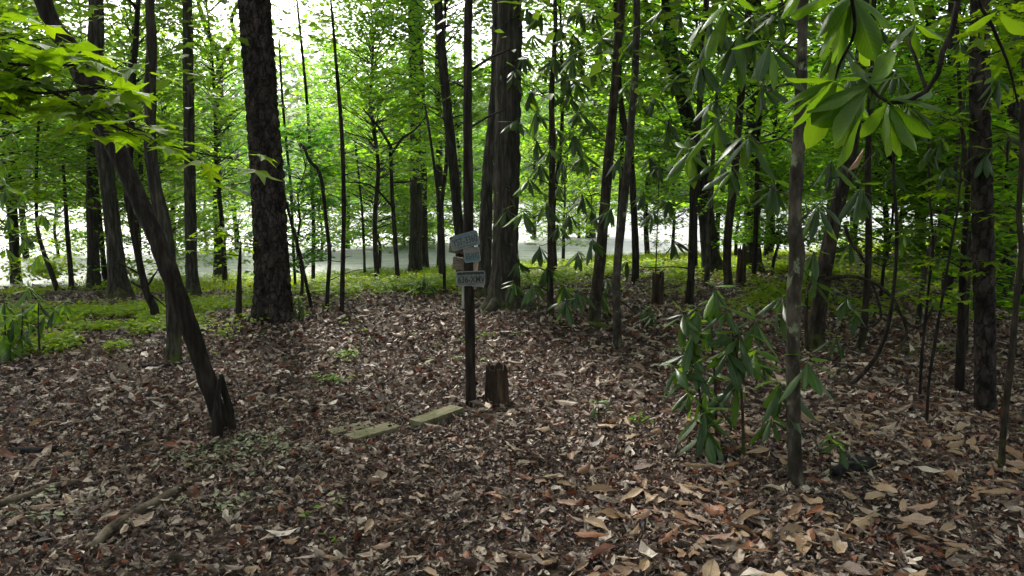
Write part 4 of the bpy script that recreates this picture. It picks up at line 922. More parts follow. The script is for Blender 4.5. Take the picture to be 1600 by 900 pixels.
surrounding_canopy()

# ------------------------------------------------------------------ far shore: wood, house
def far_wood():
    r = np.random.default_rng(77); C = []; tone = []
    for row, (y0, h0, n) in enumerate(((129, 10, 90), (140, 17, 80), (158, 20, 70), (185, 21, 60))):
        for k in range(n):
            x = -125 + 250 * (k + r.random()) / n; y = y0 + .06 * x + r.uniform(-3, 3); g0 = float(ground(x, y)); h = h0 * r.uniform(.7, 1.25); R = h * r.uniform(.28, .42)
            if row < 2 and abs(x - (458 - 800) / F * y) < 4.5: continue
            m = 230; d = r.normal(0, 1, (m, 3)); d /= np.linalg.norm(d, axis=1)[:, None]; lump = 1 + .35 * (fbm(d[:, 0] * 2 + k, d[:, 1] * 2, d[:, 2] * 2, row) - .5) * 2
            C.append(np.array([x, y, g0 + h * .55]) + d * np.array([R, R, h * .5]) * (lump * r.uniform(.75, 1.03, m))[:, None])
            tone.append(np.repeat(r.uniform(.75, 1.3, (m, 1)) * r.uniform(.8, 1.2) * np.array([[1, 1, 1 + r.uniform(-.2, .6)]]), 4, 0))
    C = np.concatenate(C); V, T = leaf_cloud(C, r, 1.4, .6, .85)
    link('far_woods', mesh('far_woods', V, [T], M['far'], np.concatenate(tone)), kind='stuff', label='hazy green wood on the far shore of the lake', category='wood')
far_wood()
def box(mb, c, s, rz=0., ry=0., rx=0.):
    m = Matrix.Rotation(rz, 4, 'Z') @ Matrix.Rotation(ry, 4, 'Y') @ Matrix.Rotation(rx, 4, 'X')
    V = [np.array(m @ Vector((x * s[0] / 2, y * s[1] / 2, z * s[2] / 2))) + np.asarray(c) for x in (-1, 1) for y in (-1, 1) for z in (-1, 1)]
    mb.add(V, None, [(0, 1, 3, 2), (4, 6, 7, 5), (0, 4, 5, 1), (2, 3, 7, 6), (0, 2, 6, 4), (1, 5, 7, 3)])
M['siding'] = plain('pale_siding', (.62, .60, .57), .7, .3, .06, 3)
M['roofing'] = plain('pale_roof', (.5, .5, .5), .6, .3, .1, 3)
M['pane'] = plain('dark_pane', (.05, .06, .07), .1, .5, .05, 2, bump=0)
def house():
    Y = 124.0; c = P(458, 303, Y); gz = float(ground(c[0], c[1] + 6)) - .2; b = np.array([c[0], Y + 7, gz]); root = thing('lake_house', 'pale house on the far shore just right of the pine', 'house', b)
    mb = MB(); box(mb, b + [0, 0, 2.6], (6.4, 7, 5.4)); 
    V = [(-3.2, -3.5, 5.3), (3.2, -3.5, 5.3), (0, -3.5, 7.2), (-3.2, 3.5, 5.3), (3.2, 3.5, 5.3), (0, 3.5, 7.2)]; mb.add(np.array(V) + b, [(0, 1, 2), (4, 3, 5)], [(0, 3, 4, 1)]); part('wall', mb, M['siding'], root, smooth=False)
    for s in (-1, 1):
        mb = MB(); a = math.atan2(1.9, 3.2); box(mb, b + [s * 1.72, 0, 6.32], (4.1, 7.8, .16), 0, s * a); part('roof', mb, M['roofing'], root, smooth=False)
    for x, z, w, h in ((-1.7, 1.0, 1.5, 1.5), (1.5, 1.2, 1.1, 1.9), (-1.6, 3.9, 1.1, 1.2), (1.6, 3.9, 1.1, 1.2)):
        mb = MB(); box(mb, b + [x, -3.53, z + .3], (w, .1, h)); p = part('window', mb, M['roofing'], root, smooth=False)
        mb = MB(); box(mb, b + [x, -3.58, z + .3], (w - .2, .08, h - .2)); part('pane', mb, M['pane'], root, p, smooth=False)
house()

# ------------------------------------------------------------------ leaf litter
PAL = np.array([(.30, .222, .165), (.13, .085, .066), (.08, .047, .038), (.04, .023, .019), (.40, .315, .245), (.20, .148, .124), (.022, .013, .011), (.16, .052, .024), (.50, .425, .355)])
def litter():
    r = np.random.default_rng(31); mbx = []; allV = []; allT = []; allC = []; n0 = 0
    def field(n, ya, yb, smin, smax, asp, lift, tilt, pal, bias=None, hi=True, curl=1.0):
        nonlocal n0
        y = np.sqrt(r.uniform(ya * ya, yb * yb, n)); x = (r.random(n) - .5) * 2 * (.78 * y + .6)
        s = shore(x) - y; keep = s > .6
        if bias is not None: keep &= r.random(n) < bias(x, y)
        x, y = x[keep], y[keep]; n = len(x)
        clump = fbm(x * 2.2, y * 2.2, s=9, o=3)
        z = ground(x, y) + lift * r.random(n) ** 1.5 * (.5 + 1.3 * clump) + .004
        L = np.exp(r.uniform(np.log(smin), np.log(smax), n)); w = L * r.uniform(asp * .7, asp * 1.35, n)
        az = r.uniform(0, 6.283, n); pt = r.normal(0, tilt, n); rl = r.normal(0, tilt * 1.2, n)
        cA, sA = np.cos(az), np.sin(az); cP, sP = np.cos(pt), np.sin(pt); cR, sR = np.cos(rl), np.sin(rl)
        X = np.stack([cA * cP, sA * cP, sP], -1); Y0 = np.stack([-sA, cA, 0 * cA], -1); Z0 = np.cross(X, Y0)
        Y = Y0 * cR[:, None] + Z0 * sR[:, None]; Z = np.cross(X, Y)
        cup = r.normal(0, .75 * curl, n); cur = r.normal(0, .7 * curl, n)
        tpl = [(0, 0), (.32, 1), (.34, 0), (.3, -1), (.68, .85), (.66, 0), (.7, -.85), (1, 0)] if hi else [(0, 0), (.5, 1), (.5, 0), (.5, -1), (1, 0)]
        T0 = [(0, 2, 1), (0, 3, 2), (1, 2, 5), (1, 5, 4), (2, 3, 6), (2, 6, 5), (4, 5, 7), (5, 6, 7)] if hi else [(0, 2, 1), (0, 3, 2), (1, 2, 4), (2, 3, 4)]
        V = []
        for (u, v) in tpl:
            jw = r.uniform(.4, 1.3, n) if v else np.ones(n); ju = r.normal(0, .08, n)
            a = (u - .5 + ju) * L; b = v * w * .5 * jw; c = cup * np.abs(v) * w * .5 + cur * L * ((u - .5) ** 2) + r.normal(0, .02, n) * L
            V.append(X * a[:, None] + Y * b[:, None] + Z * c[:, None])
        V = np.stack(V, 1) + np.stack([x, y, z], -1)[:, None]
        g0 = ground(V[..., 0], V[..., 1]); V[..., 2] = np.maximum(V[..., 2], g0 + .002)
        k = len(tpl); C = pal[r.integers(0, len(pal), n)] * r.uniform(.65, 1.25, n)[:, None]
        T = (np.array(T0)[None] + np.arange(n)[:, None, None] * k).reshape(-1, 3) + n0
        allV.append(V.reshape(-1, 3)); allT.append(T); allC.append(np.repeat(C, k, 0)); n0 += n * k
    dark = PAL[[1, 2, 3, 6, 7, 2, 3, 6, 3]]; lightp = PAL[[0, 4, 5, 8, 1, 0, 7]]
    # crumbled bits, then whole small leaves, then large evergreen leaves lying about (thick on the right and on the rise)
    field(36000, 2.9, 6.5, .018, .05, .45, .045, .45, np.vstack([dark, PAL[[0, 4, 5]]])); field(30000, 6.5, 12, .03, .06, .55, .02, .35, dark, hi=False)
    field(24000, 2.9, 6.5, .035, .085, .5, .04, .45, PAL); field(30000, 6.5, 11, .04, .10, .5, .045, .45, PAL); field(26000, 11, 18, .07, .13, .55, .045, .38, PAL, hi=False)
    field(12000, 18, 33, .10, .2, .55, .05, .35, PAL, hi=False)
    rt = lambda x, y: np.clip(.22 + .55 * sstep((x / y + .1) / .5), 0, 1) * (.35 + .9 * fbm(x * 1.1, y * 1.1, s=21))
    field(4600, 3.0, 6.5, .08, .2, .36, .05, .24, lightp, rt, curl=.5); field(8000, 6.5, 12, .10, .24, .36, .055, .26, lightp, rt, curl=.6); field(5000, 12, 20, .12, .25, .4, .06, .3, lightp, rt, hi=False)
    field(9000, 2.9, 9, .10, .18, .035, .05, .16, PAL[[0, 1, 2, 7, 5]], hi=False, curl=.3)      # pine straw
    V = np.concatenate(allV); T = np.concatenate(allT); C = np.concatenate(allC)
    link('leaf_litter', mesh('leaf_litter', V, [T], M['litter'], C, smooth=False), kind='stuff', label='deep brown litter of dead leaves over the whole wood floor', category='leaf litter')
    mb = MB()
    for k in range(1500):
        y = math.sqrt(r.uniform(9, 100)); x = (r.random() - .5) * 1.5 * y; z = float(ground(x, y)) + .02 + .03 * r.random(); az = r.uniform(0, 6.28); L = r.uniform(.05, .3)
        d = np.array([math.cos(az), math.sin(az), r.normal(0, .12)]) * L; q = np.array([x, y, z]); rad = r.uniform(.0012, .0035)
        tube(mb, [q, q + d * .5 + r.normal(0, .06, 3) * L * [1, 1, .3], q + d], [rad, rad, rad * .5], 3, L / 2.1, cap=False)
    link('twig_litter', mb.mesh('twig_litter', BARK['log']), kind='stuff', label='fine dead twigs scattered through the litter', category='twigs')
litter()
# the large fallen leaves one can pick out, each on its own
def picked_leaves():
    r = np.random.default_rng(17); k = 0
    while k < 300:
        y = math.sqrt(r.uniform(3.2 ** 2, 6.4 ** 2)); u = r.uniform(-.72, .72); x = u * y
        if r.random() > .16 + .8 * float(sstep((u + .25) / .7)): continue
        if y > 4.8 and r.random() < .35: continue
        z = float(ground(x, y)); L = r.uniform(.09, .17 + .085 * float(sstep((u + .2) / .6))); az = r.uniform(0, 6.28); pt = r.normal(.02, .08)
        b = Vector((x, y, z + .045 + .025 * r.random())); d = Vector((math.cos(az) * math.cos(pt), math.sin(az) * math.cos(pt), math.sin(pt)))
        up = (r.normal(0, .16), r.normal(0, .16), 1 if r.random() < .6 else -1)
        o = bpy.data.objects.new('leaf', DL[r.integers(8)]); COL.objects.link(o); o.parent = GROUND; o.matrix_basis = frame(b - d * L / 2, b + d * L / 2, up, r.normal(0, .15)); k += 1
picked_leaves()

# ------------------------------------------------------------------ groundcover
def cover(name, label, patches, n, leaf, hgt, tone, seed, mat='cover', per=4, elong=.6, tilt=.3):
    """patches: (px, row, half width m, half depth m, weight)"""
    r = np.random.default_rng(seed); P0 = []
    w = np.array([p[4] for p in patches], float); w /= w.sum()
    for p, q in zip(patches, w):
        c = G(p[0], p[1]); m = int(n * q); x = c[0] + r.normal(0, .55, m) * p[2]; y = c[1] + r.normal(0, .55, m) * p[3]
        k = (fbm(x * 2.4, y * 2.4, s=seed) > .53) & (shore(x) - y > .15); P0.append(np.stack([x[k], y[k]], -1))
    XY = np.concatenate(P0); m = len(XY); XY = np.repeat(XY, per, 0) + r.normal(0, leaf * .9, (m * per, 2))
    z = ground(XY[:, 0], XY[:, 1]) + hgt * np.repeat(r.uniform(.35, 1, m), per) * r.uniform(.7, 1.1, m * per)
    C = np.column_stack([XY, z]); V, T = leaf_cloud(C, r, leaf, tilt, elong)
    c = np.repeat(r.uniform(.7, 1.25, len(C)), 4)[:, None] * (np.array(tone) * (1 + .2 * np.repeat(r.normal(0, 1, (len(C), 3)), 4, 0) * [.6, .3, .4])).clip(.1, 3)
    link(name, mesh(name, V, [T], M[mat], c), kind='stuff', label=label, category='groundcover')
cover('groundcover', 'low bright green plants spreading over the litter at left',
      [(70, 520, 2.2, 1.0, 5), (170, 500, 2.0, 1.2, 5), (240, 490, 1.5, .8, 2), (20, 545, 1.5, .6, 2), (330, 480, 1.2, 1.2, 2), (180, 545, 1.6, .4, 1), (60, 490, 2, 1.2, 2)], 11000, .075, .14, (1.5, 1.35, .8), 41)
cover('lakeside_groundcover', 'bright green weeds along the bank between the trees',
      [(520, 452, 2.2, 1.8, 4), (600, 455, 2.4, 1.6, 5), (560, 432, 3, 1.6, 4), (680, 452, 1.6, 1.2, 2), (740, 440, 1.5, 1.8, 2), (830, 420, 3, 2.2, 3), (900, 440, 3, 2, 3), (985, 425, 3, 2.4, 4), (1060, 425, 2.6, 2.4, 5), (1140, 425, 2, 2, 2), (1250, 420, 3.6, 2.6, 4), (1370, 430, 3.2, 2.4, 3), (1500, 450, 3, 2.4, 3),
       (300, 448, 3, 2, 3), (380, 440, 2.4, 2, 2), (210, 442, 2, 1.5, 1), (1180, 465, 1.4, 1.4, 2), (1260, 480, 1.4, 1.0, 1), (1420, 490, 1.6, 1, 1)], 19000, .10, .24, (1.45, 1.32, .8), 42)
cover('waterside_weeds', 'taller weeds fringing the water along the bank',
      [(60, 446, 2.5, .7, 1), (150, 441, 2.5, .7, 1), (240, 435, 2.5, .7, 1), (330, 429, 2.5, .7, 1), (450, 421, 2.5, .7, 1), (560, 415, 2.5, .8, 1), (660, 411, 2.5, .8, 1), (780, 405, 2.5, .8, 1), (900, 401, 3, .8, 1), (1020, 396, 3, .8, 1), (1140, 392, 3, .8, 1), (1260, 389, 3, .8, 1), (1380, 389, 3, .8, 1)],
      9000, .13, .8, (1.3, 1.2, .8), 46, per=5, tilt=.6)
cover('creeper', 'pale creeper leaves lying flat over the litter at lower left', [(200, 745, 1.0, .32, 5), (330, 705, .7, .25, 3), (150, 770, .7, .2, 2), (30, 830, .4, .2, 2), (390, 690, .5, .2, 1), (60, 720, .6, .3, 1), (300, 790, .5, .2, 1)], 1500, .052, .055, (1, 1, 1), 43, per=2, tilt=.22, mat='creeper')
cover('ground_seedlings', 'scattered small green seedling leaves on open litter', [(545, 565, .25, .12, 3), (530, 600, .2, .08, 2), (1490, 690, .4, .15, 3), (1340, 500, 1.5, .7, 3), (980, 665, .2, .08, 2), (655, 560, 2.5, 1, 1), (525, 855, .05, .04, .12), (450, 800, .6, .25, .4), (1450, 560, 1.4, .8, 3), (1560, 690, .3, .1, 1), (915, 500, .6, .3, 1), (740, 530, .4, .3, 1)], 330, .06, .09, (.85, .95, 1.2), 44, per=4)
def grass():
    r = np.random.default_rng(55); n = 26000; x = r.uniform(-14, 20, n); s = r.uniform(.2, 6.5, n) ** 1; y = shore(x) - s; k = fbm(x * .5, y * .5, s=6) > .46; x, y = x[k], y[k]; n = len(x)
    z = ground(x, y); h = r.uniform(.08, .26, n); az = r.uniform(0, 6.28, n); b = np.stack([np.cos(az), np.sin(az), 0 * az], -1) * .010; ln = r.normal(0, .07, (n, 2))
    c = np.stack([x, y, z - .01], -1); t = c + np.column_stack([ln, h]); m = c + np.column_stack([ln * .35, h * .55])
    V = np.stack([c - b, c + b, m + b * .8, m - b * .8, t], 1).reshape(-1, 3); i = np.arange(n)[:, None] * 5
    T = np.concatenate([i + [0, 1, 2], i + [0, 2, 3], i + [3, 2, 4]]); C = np.repeat(r.uniform(.8, 1.3, (n, 1)) * [1.3, 1.15, .9], 5, 0)
    link('bank_grass', mesh('bank_grass', V, [T], M['cover'], C), kind='stuff', label='sunlit grass on the bank at the lake edge', category='grass')
grass()

# ------------------------------------------------------------------ stumps, logs, boards
def stump(label, px, row, w, h, seed, bark='rot', hollow=True, jag=.35, taper=.85, name='stump'):
    """broken-off stump: ragged rim, hollow rotten heart, outer wall and inner wall"""
    b = G(px, row); Y = b[1]; R = w / 2 * Y / F; Hh = h * Y / F; r = np.random.default_rng(seed); n, K = 40, 26
    th = np.linspace(0, 2 * np.pi, n, endpoint=False); rim = Hh * (1 - jag * fbm(np.cos(th) * 2.2 + seed, np.sin(th) * 2.2, s=seed, o=3)); rim *= 1 + .22 * (fbm(np.cos(th) * 5 + seed, np.sin(th) * 5, s=seed + 2, o=2) - .5)
    V = []
    for i in range(K):
        t = i / (K - 1); z = rim * t - .08 * (1 - t)
        rad = R * (1 + .28 * np.exp(-t * Hh / (.5 * R)) * (1 + .5 * np.cos(th * 4 + seed))) * (1 - (1 - taper) * t)
        rad = rad * (1 + .16 * (fbm(np.cos(th) * 5 + seed, np.sin(th) * 5, np.full(n, t * 1.6), seed, 3) - .5) * 2)
        V.append(np.stack([np.cos(th) * rad, np.sin(th) * rad, z], -1))
    for i in range(9):
        t = i / 8; V.append(np.stack([np.cos(th) * R * taper * (.78 - .25 * t), np.sin(th) * R * taper * (.78 - .25 * t), rim * (1 - .02 * 1) - t * Hh * .45 - .012 * (i > 0)], -1))
    V = np.concatenate(V) + b; K2 = K + 9; i = np.arange(K2 - 1)[:, None] * n; j = np.arange(n)[None]; j2 = (j + 1) % n
    Q = np.stack([i + j, i + j2, i + n + j2, i + n + j], -1).reshape(-1, 4); V = np.vstack([V, b + [0, 0, Hh * .5]]); c = len(V) - 1
    T = [((K2 - 1) * n + k, (K2 - 1) * n + (k + 1) % n, c) for k in range(n)]
    mb = MB(); mb.add(V, T, Q); return single(name, mb, BARK[bark], label, 'stump', b)
stump('crumbling brown hollow stump right beside the foot of the plate tree', 776, 630, 41, 66, 3, 'rot', taper=.82, jag=.2)
stump('tall dark broken stump standing in front of the sunlit bank, right of centre', 1027, 478, 19, 58, 5, 'rot', taper=.95, jag=.25)
stump('dark broken snag at the foot of the curved slim tree', 1157, 448, 16, 78, 8, 'rot', taper=.8, jag=.55, name='snag')
def log(name, label, pts, bark='log', amp=.006, nseg=14, seed=0, dz=.4, cat='log'):
    """pts: (px, row, width px) along the ground"""
    W, R = [], []
    for x, y, w in pts:
        g0 = G(x, y); rad = w / 2 * g0[1] / F; W.append(g0 + [0, 0, rad * dz + .02]); R.append(rad)
    mb = MB(); tube(mb, W, R, nseg, .03, 'lump' if bark != 'rot' else 'rot', amp, 0, seed); return single(name, mb, BARK[bark], label, cat, W[0] - [0, 0, R[0] * .9])
log('fallen_branch', 'thick weathered branch lying diagonally at the lower left', [(143, 868, 18), (172, 838, 19), (215, 812, 19), (255, 790, 18), (285, 770, 14), (320, 752, 6)], 'log', .012, 18, 2)
log('fallen_branch', 'half-buried mossy branch running to the left edge, above the thick one', [(-20, 802, 15), (40, 782, 14), (85, 768, 13), (128, 757, 8)], 'log', .008, 12, 3, .2)
log('fallen_branch', 'dark stubby branch poking in at the left edge of the litter', [(-20, 715, 13), (30, 712, 13), (75, 712, 13), (100, 703, 9)], 'char', .008, 12, 4, .5)
log('fallen_log', 'long dark log lying before the stout flared trunk at left', [(72, 464, 8), (110, 463, 9), (150, 464, 9), (182, 462, 8)], 'log', .01, 10, 5, .8)
log('fallen_log', 'grey stick-like log just behind the long dark one at left', [(110, 458, 5), (140, 456, 5), (168, 455, 4)], 'log', .005, 8, 6, 1.2)
log('fallen_log', 'dark fallen log across the bank at right', [(1368, 412, 11), (1400, 411, 11), (1432, 411, 11)], 'rot', .01, 12, 7, .9)
log('fallen_pole', 'thin grey pole lying on the ground behind the bush, toward the vine-covered trunk', [(1150, 449, 6), (1200, 447, 5), (1260, 446, 4)], 'log', .004, 8, 8, .9)
log('fallen_pole', 'long pale pole lying low beyond the fine dark stems', [(1300, 470, 5), (1360, 467, 5), (1425, 463, 4)], 'log', .004, 8, 9, .8)
log('mossy_root', 'short moss-covered root beside the leaning rhododendron foot', [(915, 508, 8), (935, 514, 10), (958, 518, 8)], 'rhodo', .006, 10, 10, .5, 'root')
log('stick', 'dark stick pointing right from the thick board', [(735, 655, 5), (780, 655, 5), (820, 660, 4.5), (862, 667, 3)], 'log', .003, 8, 11, .9, 'stick')
log('stick', 'pale forked twig lying on the litter in front of the leaning tree', [(272, 658, 3), (290, 654, 3.5), (305, 648, 2.5)], 'log', .002, 6, 12, 1.2, 'stick')
log('stick', 'dark stick beside the foot of the bowed tree', [(222, 578, 5), (250, 577, 6), (285, 573, 4)], 'char', .003, 7, 13, .8, 'stick')
log('stick', 'thin greyish stem lying in front of the pale trunk', [(1236, 760, 3), (1262, 770, 3.5), (1290, 785, 3), (1312, 798, 2.5)], 'log', .002, 6, 14, 1.3, 'stick')
log('stick', 'lichened stick half sunk in large leaves at lower right', [(1315, 812, 5), (1355, 815, 5), (1400, 820, 5), (1432, 828, 3)], 'log', .003, 8, 15, 1.1, 'stick')
log('wood_chunk', 'blackened chunk of wood on the litter right of the pale trunk', [(1302, 748, 15), (1322, 742, 22), (1345, 738, 27), (1362, 736, 23)], 'char', .02, 18, 16, .6, 'wood')
def board_mat():
    m = N('mossy_board'); v = m.coords((30, 2.5, 30)); c = m.ramp(m.noise(1.2, v, 6, .7), [(.3, (.055, .05, .028)), (.5, (.14, .125, .075)), (.7, (.23, .21, .135))])
    c = m.mixc(c, (.075, .085, .025), m.ramp(m.noise(7, m.coords(), 5, .65), [(.48, (0, 0, 0)), (.66, (.8, .8, .8))]))
    return m.done(m.pbr(c, .9, .2, m.bump(m.noise(1.5, v, 6), .6, .006)))
M['board'] = board_mat()
def board(label, near, far, w, th, seed, lift=0.):
    """a plank lying along +Y of its own frame, edges chipped"""
    a, b = G(*near), G(*far); d = b - a; L = np.linalg.norm(d[:2]); az = math.atan2(d[0], d[1]); r = np.random.default_rng(seed); n = 14; V = []
    for i in range(n + 1):
        y = L * i / n
        for sx, sz in ((-1, 0), (-1, 1), (1, 1), (1, 0)):
            V.append((sx * w / 2 + r.normal(0, .0025) + (r.normal(0, .006) if i in (0, n) else 0), y + (r.normal(0, .008) if i in (0, n) else 0), sz * th + r.normal(0, .0015) - (.006 if False else 0)))
    Q = [(i * 4 + k, i * 4 + (k + 1) % 4, (i + 1) * 4 + (k + 1) % 4, (i + 1) * 4 + k) for i in range(n) for k in range(4)] + [(3, 2, 1, 0), (n * 4, n * 4 + 1, n * 4 + 2, n * 4 + 3)]
    me = mesh('board', np.array(V), [np.array(Q)], M['board'], smooth=False)
    o = link('board', me, None, (a[0], a[1], a[2] + lift), label=label, category='board', group='weathered boards on the litter'); sl_ = math.atan2(b[2] - a[2], L)
    o.rotation_euler = Matrix.Rotation(-az, 4, 'Z').to_euler(); o.rotation_euler[0] = sl_
    bv = o.modifiers.new('worn_edges', 'BEVEL'); bv.width = .004; bv.segments = 2; return o
board('thick short mossy beam lying nearest the plate tree', (648, 672), (716, 648), .155, .09, 1, -.012)
board('thin greenish board, front one of the overlapping pair', (545, 692), (618, 672), .17, .04, 2, .012)
board('thin greenish board, rear one of the overlapping pair', (516, 680), (582, 668), .15, .035, 3, .0)

# pine cones
def cone(label, px, row, L=.11, az=.3):
    b = G(px, row) + [0, 0, .045]; mb = MB(); r = np.random.default_rng(px); ax = np.array([math.cos(az), math.sin(az), .05]); s0 = np.cross(ax, [0, 0, 1]); u0 = np.cross(s0, ax)
    tube(mb, [b - ax * L / 2, b, b + ax * L / 2], [.006, .016, .003], 8, .02)
    for k in range(90):
        t = k / 90; a = k * 2.39996; rad = .026 * math.sin(math.pi * min(1, .12 + .88 * t)) ** .7 + .004; d = s0 * math.cos(a) + u0 * math.sin(a); c = b + ax * L * (t - .5); tip = c + d * rad + ax * .012; sd_ = np.cross(d, ax) * .008
        mb.add([c + d * .004, c + d * rad * .7 + sd_, tip, c + d * rad * .7 - sd_, tip - ax * .006], [(0, 1, 2), (0, 2, 3), (1, 4, 2), (2, 4, 3)])
    single('pine_cone', mb, BARK['log'], label, 'pine cone', b - [0, 0, .04], smooth=False)
cone('grey pine cone lying at the bottom edge, right of centre', 1064, 868, .12, .1)
cone('dark pine cone at the bottom edge at lower left', 278, 886, .11, -.2)

# ------------------------------------------------------------------ licence plates nailed to the post tree
def text_mesh(body, size, mat, xs=1.0, ext=.0008):
    cu = bpy.data.curves.new('lettering', 'FONT'); cu.body = body; cu.size = size; cu.extrude = ext; cu.align_x = 'CENTER'; cu.align_y = 'CENTER'; cu.offset = size * .014
    o = bpy.data.objects.new('lettering', cu); COL.objects.link(o); dg = bpy.context.evaluated_depsgraph_get(); me = bpy.data.meshes.new_from_object(o.evaluated_get(dg)); bpy.data.objects.remove(o)
    me.transform(Matrix.Diagonal((xs, 1, 1, 1))); me.materials.clear(); me.materials.append(mat); return me
def plate_mat(name, a, b, lo, hi):
    m = N(name); tc = m.n('ShaderNodeTexCoord'); sp = m.n('ShaderNodeSeparateXYZ'); m.l(tc.outputs['Object'], sp.inputs[0]); mr = m.n('ShaderNodeMapRange'); m.l(sp.outputs['Y'], mr.inputs[0]); mr.inputs[1].default_value = lo; mr.inputs[2].default_value = hi
    c = m.mixc(a, b, mr.outputs[0]); c = m.mixc(c, m.ramp(m.noise(28, m.coords(), 6, .7), [(.3, (.6, .58, .52)), (.6, (1, 1, 1))]), .8, 'MULTIPLY'); return m.done(m.pbr(c, .45, .4))
INK = plain('dark_blue_ink', (.025, .03, .05), .5, .3, .2, 20); BLK = plain('black_ink', (.014, .015, .014), .5, .3, .2, 20); BLU = plain('blue_print', (.05, .12, .24), .5, .3, .2, 20); BRN = plain('brown_print', (.22, .15, .1), .5, .3, .2, 20)
GRN = plain('dark_green_paint', (.012, .02, .016), .5, .3, .2, 20); NAIL = plain('rusty_nail', (.1, .06, .04), .6, .4, .3, 30); SIL = plain('aluminium_rim', (.17, .18, .175), .4, .5, .15, 20)
def rounded(w, h, r, t, n=5):
    pts = []
    for cx, cy, a0 in ((w / 2 - r, h / 2 - r, 0), (-w / 2 + r, h / 2 - r, 90), (-w / 2 + r, -h / 2 + r, 180), (w / 2 - r, -h / 2 + r, 270)):
        for k in range(n): a = math.radians(a0 + 90 * k / (n - 1)); pts.append((cx + r * math.cos(a), cy + r * math.sin(a)))
    m = len(pts); V = np.array([(x, y, t) for x, y in pts] + [(x, y, 0) for x, y in pts] + [(0, 0, t), (0, 0, 0)]); j = np.arange(m); k = (j + 1) % m
    return V, np.vstack([np.stack([j, k, j * 0 + 2 * m], -1), np.stack([m + k, m + j, j * 0 + 2 * m + 1], -1)]), np.stack([j + m, k + m, k, j], -1)
def plate(label, c, Y, yaw, roll, mat, rows, w=.305, h=.152, extra=None, rim=SIL):
    root = thing('licence_plate', label, 'licence plate', P(c[0], c[1], Y), 'licence plates on the post tree')
    root.rotation_euler = (Matrix.Rotation(yaw, 4, 'Z') @ Matrix.Rotation(math.pi / 2 - .05, 4, 'X') @ Matrix.Rotation(roll, 4, 'Z')).to_euler()
    root.scale = (.88, .88, .88)
    V, T, Q = rounded(w, h, .018, .0025); link('panel', mesh('panel', V, [T, Q], mat, smooth=False), root)
    V1, _, _ = rounded(w, h, .018, 0); V2, _, _ = rounded(w - .012, h - .012, .014, 0); m = 20; a = V1[:m] + [0, 0, .0028]; b2 = V2[:m] + [0, 0, .005]; c3 = V2[:m] * [.985, .97, 0] + [0, 0, .0028]; j = np.arange(m); k = (j + 1) % m
    link('rim', mesh('rim', np.vstack([a, b2, c3]), [np.vstack([np.stack([j, k, k + m, j + m], -1), np.stack([j + m, k + m, k + 2 * m, j + 2 * m], -1)])], rim), root)
    for body, size, x, y, ink, xs in rows: link('lettering', text_mesh(body, size, ink, xs), root, (x, y, .0034))
    for x, y in ((-.3 * w, .063), (.3 * w, .063)):
        mb = MB(); tube(mb, [(x, y, 0), (x, y, .006)], [.006, .005], 8, .01); link('nail', mb.mesh('nail', NAIL), root)
    if extra: extra(root)
    return root
def stickers(root):
    for x, y, s, mt in ((-.135, .058, .02, BLK), (.128, .06, .022, BLU)):
        V, T, Q = rounded(s, s * .8, .003, .0007); V = V + [x, y, .0029]; link('sticker', mesh('sticker', V, [T, Q], mt, smooth=False), root)
def mountains(root):
    xs = np.array([-.142, -.125, -.105, -.088, -.068, -.05, -.03, -.012, .01, .03, .05, .072, .09, .112, .13, .142]); ys_ = np.array([.030, .042, .034, .046, .036, .048, .038, .045, .035, .047, .037, .043, .034, .046, .036, .04])
    V = [(x, y, .0036) for x, y in zip(xs, ys_)] + [(x, .066, .0036) for x in xs]; n = len(xs); Q = [(i, i + 1, n + i + 1, n + i) for i in range(n - 1)]
    link('mountain_band', mesh('mountain_band', np.array(V), [np.array(Q)], GRN, smooth=False), root)
Yp = float(TREES['post']['Y']) - .085
plate('tilted topmost licence plate reading YST-3360', (726, 376), Yp - .02, -.16, .27, plate_mat('faded_plate', (.13, .155, .145), (.10, .14, .145), .02, .07),
      [('YST-3360', .098, .004, -.004, INK, .68), ('First in Flight', .026, 0, .056, BLU, 1.0), ('NORTH CAROLINA', .024, .01, -.060, INK, 1.0)], extra=stickers)
plate('narrow blue-white middle licence plate reading 375-NVO', (737.5, 398), Yp - .016, .1, .1, plate_mat('blue_white_plate', (.065, .135, .15), (.16, .165, .15), -.045, .03),
      [('375-NVO', .088, 0, -.014, INK, .41), ('Minnesota', .026, -.012, .05, BRN, .7)], w=.168, h=.155)
plate('lowest licence plate with dark mountain band reading 636-XMV', (735.5, 435), Yp - .055, .3, .0, plate_mat('grey_plate', (.11, .118, .112), (.11, .118, .112), 0, .1),
      [('636-XMV', .092, .006, -.014, BLK, .8), ('COLORADO', .018, 0, -.062, GRN, 1.0)], extra=mountains)
M['scrap'] = plain('grey_scrap_wood', (.13, .105, .08), .9, .15, .45, 5, (1, 1, 9)); M['pale_wood'] = plain('pale_split_wood', (.33, .25, .18), .85, .2, .3, 5, (9, 9, 1))
M['tin'] = plain('dull_tin', (.3, .26, .22), .5, .4, .25, 9)
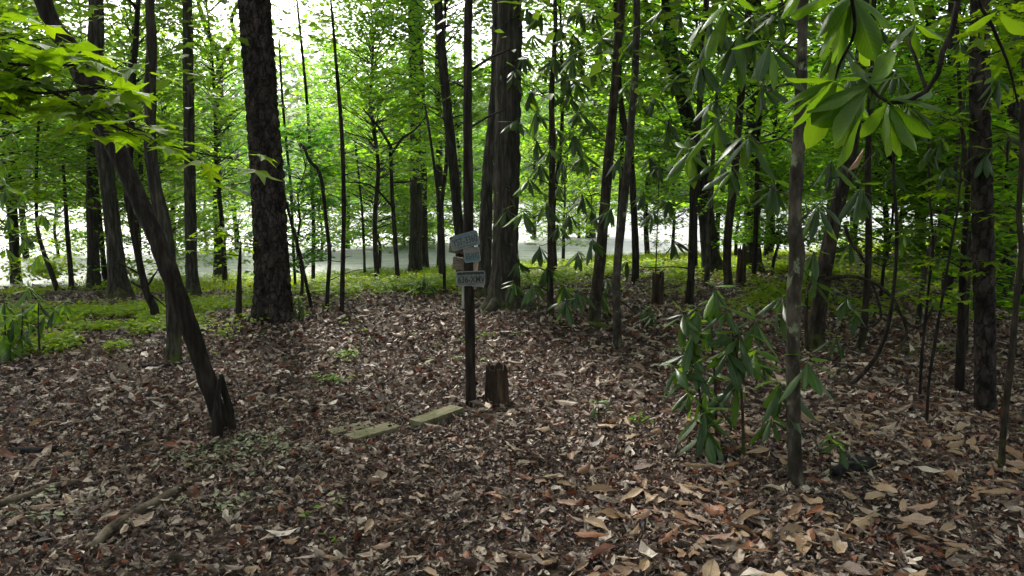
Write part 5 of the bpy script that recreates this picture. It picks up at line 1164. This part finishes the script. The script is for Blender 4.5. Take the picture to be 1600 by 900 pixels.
def slab(name, label, quad, Y, th, mat, cat='wood', n=6, seed=0):
    """an uneven slab of wood with the outline quad (pixels), th thick"""
    r = np.random.default_rng(seed); q = [P(x, y, Y) for x, y in quad]; V = []
    for k in (0, 1):
        for i in range(n + 1):
            t = i / n; a = q[0] * (1 - t) + q[1] * t; b = q[3] * (1 - t) + q[2] * t
            for j in range(n + 1): V.append(a + (b - a) * j / n + [r.normal(0, .003), th * k + r.normal(0, .003), r.normal(0, .003)])
    m = n + 1; Q = []
    for i in range(n):
        for j in range(n): Q += [(i * m + j, (i + 1) * m + j, (i + 1) * m + j + 1, i * m + j + 1), (m * m + i * m + j, m * m + i * m + j + 1, m * m + (i + 1) * m + j + 1, m * m + (i + 1) * m + j)]
    e = [i for i in range(m)] + [i * m + n for i in range(1, m)] + [n * m + i for i in range(n - 1, -1, -1)] + [i * m for i in range(n - 1, 0, -1)]
    for a, b in zip(e, e[1:] + e[:1]): Q.append((a, b, m * m + b, m * m + a))
    mb = MB(); mb.add(np.array(V), None, Q); c = np.mean(V, 0); return single(name, mb, mat, label, cat, c, smooth=False)
Yt = float(TREES['post']['Y'])
slab('scrap_board', 'dark wood scrap showing behind the topmost plate, left side', [(703, 378), (726, 374), (726, 397), (701, 394)], Yt - .055, .02, M['scrap'], seed=1)
slab('scrap_board', 'rough grey wood block on the tree between the upper and lowest plates', [(709, 401), (727, 404), (726, 424), (706, 421)], Yt - .06, .03, M['scrap'], seed=2)
slab('wooden_stake', 'pale split stake running down behind the two lower plates', [(739, 400), (748, 400), (745, 452), (738, 452)], Yt - .068, .012, M['pale_wood'], seed=3)
slab('tin_sheet', 'tan plate edge showing under the lowest licence plate', [(735, 436), (756.5, 436), (755.5, 449), (738, 448)], Yt - .082, .003, M['tin'], 'plate', seed=4)
slab('white_stake', 'thin whitish stake standing against the left side of the plate tree', [(721, 440), (725, 440), (725, 482), (722.5, 482)], Yt - .02, .02, plain('whitish_stake', (.42, .42, .38), .8, .2, .25, 9), 'stake', seed=5)

# ------------------------------------------------------------------ damp summer air over the lake
def haze():
    mb = MB(); box(mb, (0, 198, 36.5), (526, 462, 79)); m = N('haze_air'); v = m.n('ShaderNodeVolumePrincipled'); v.inputs['Color'].default_value = (.9, .95, 1, 1); v.inputs['Density'].default_value = HAZE; v.inputs['Anisotropy'].default_value = .3
    m.l(v.outputs[0], m.out.inputs['Volume']); o = link('haze', mb.mesh('haze', m.m, smooth=False), kind='stuff', label='thin bright haze over the lake', category='haze')
HAZE = .00035
haze()
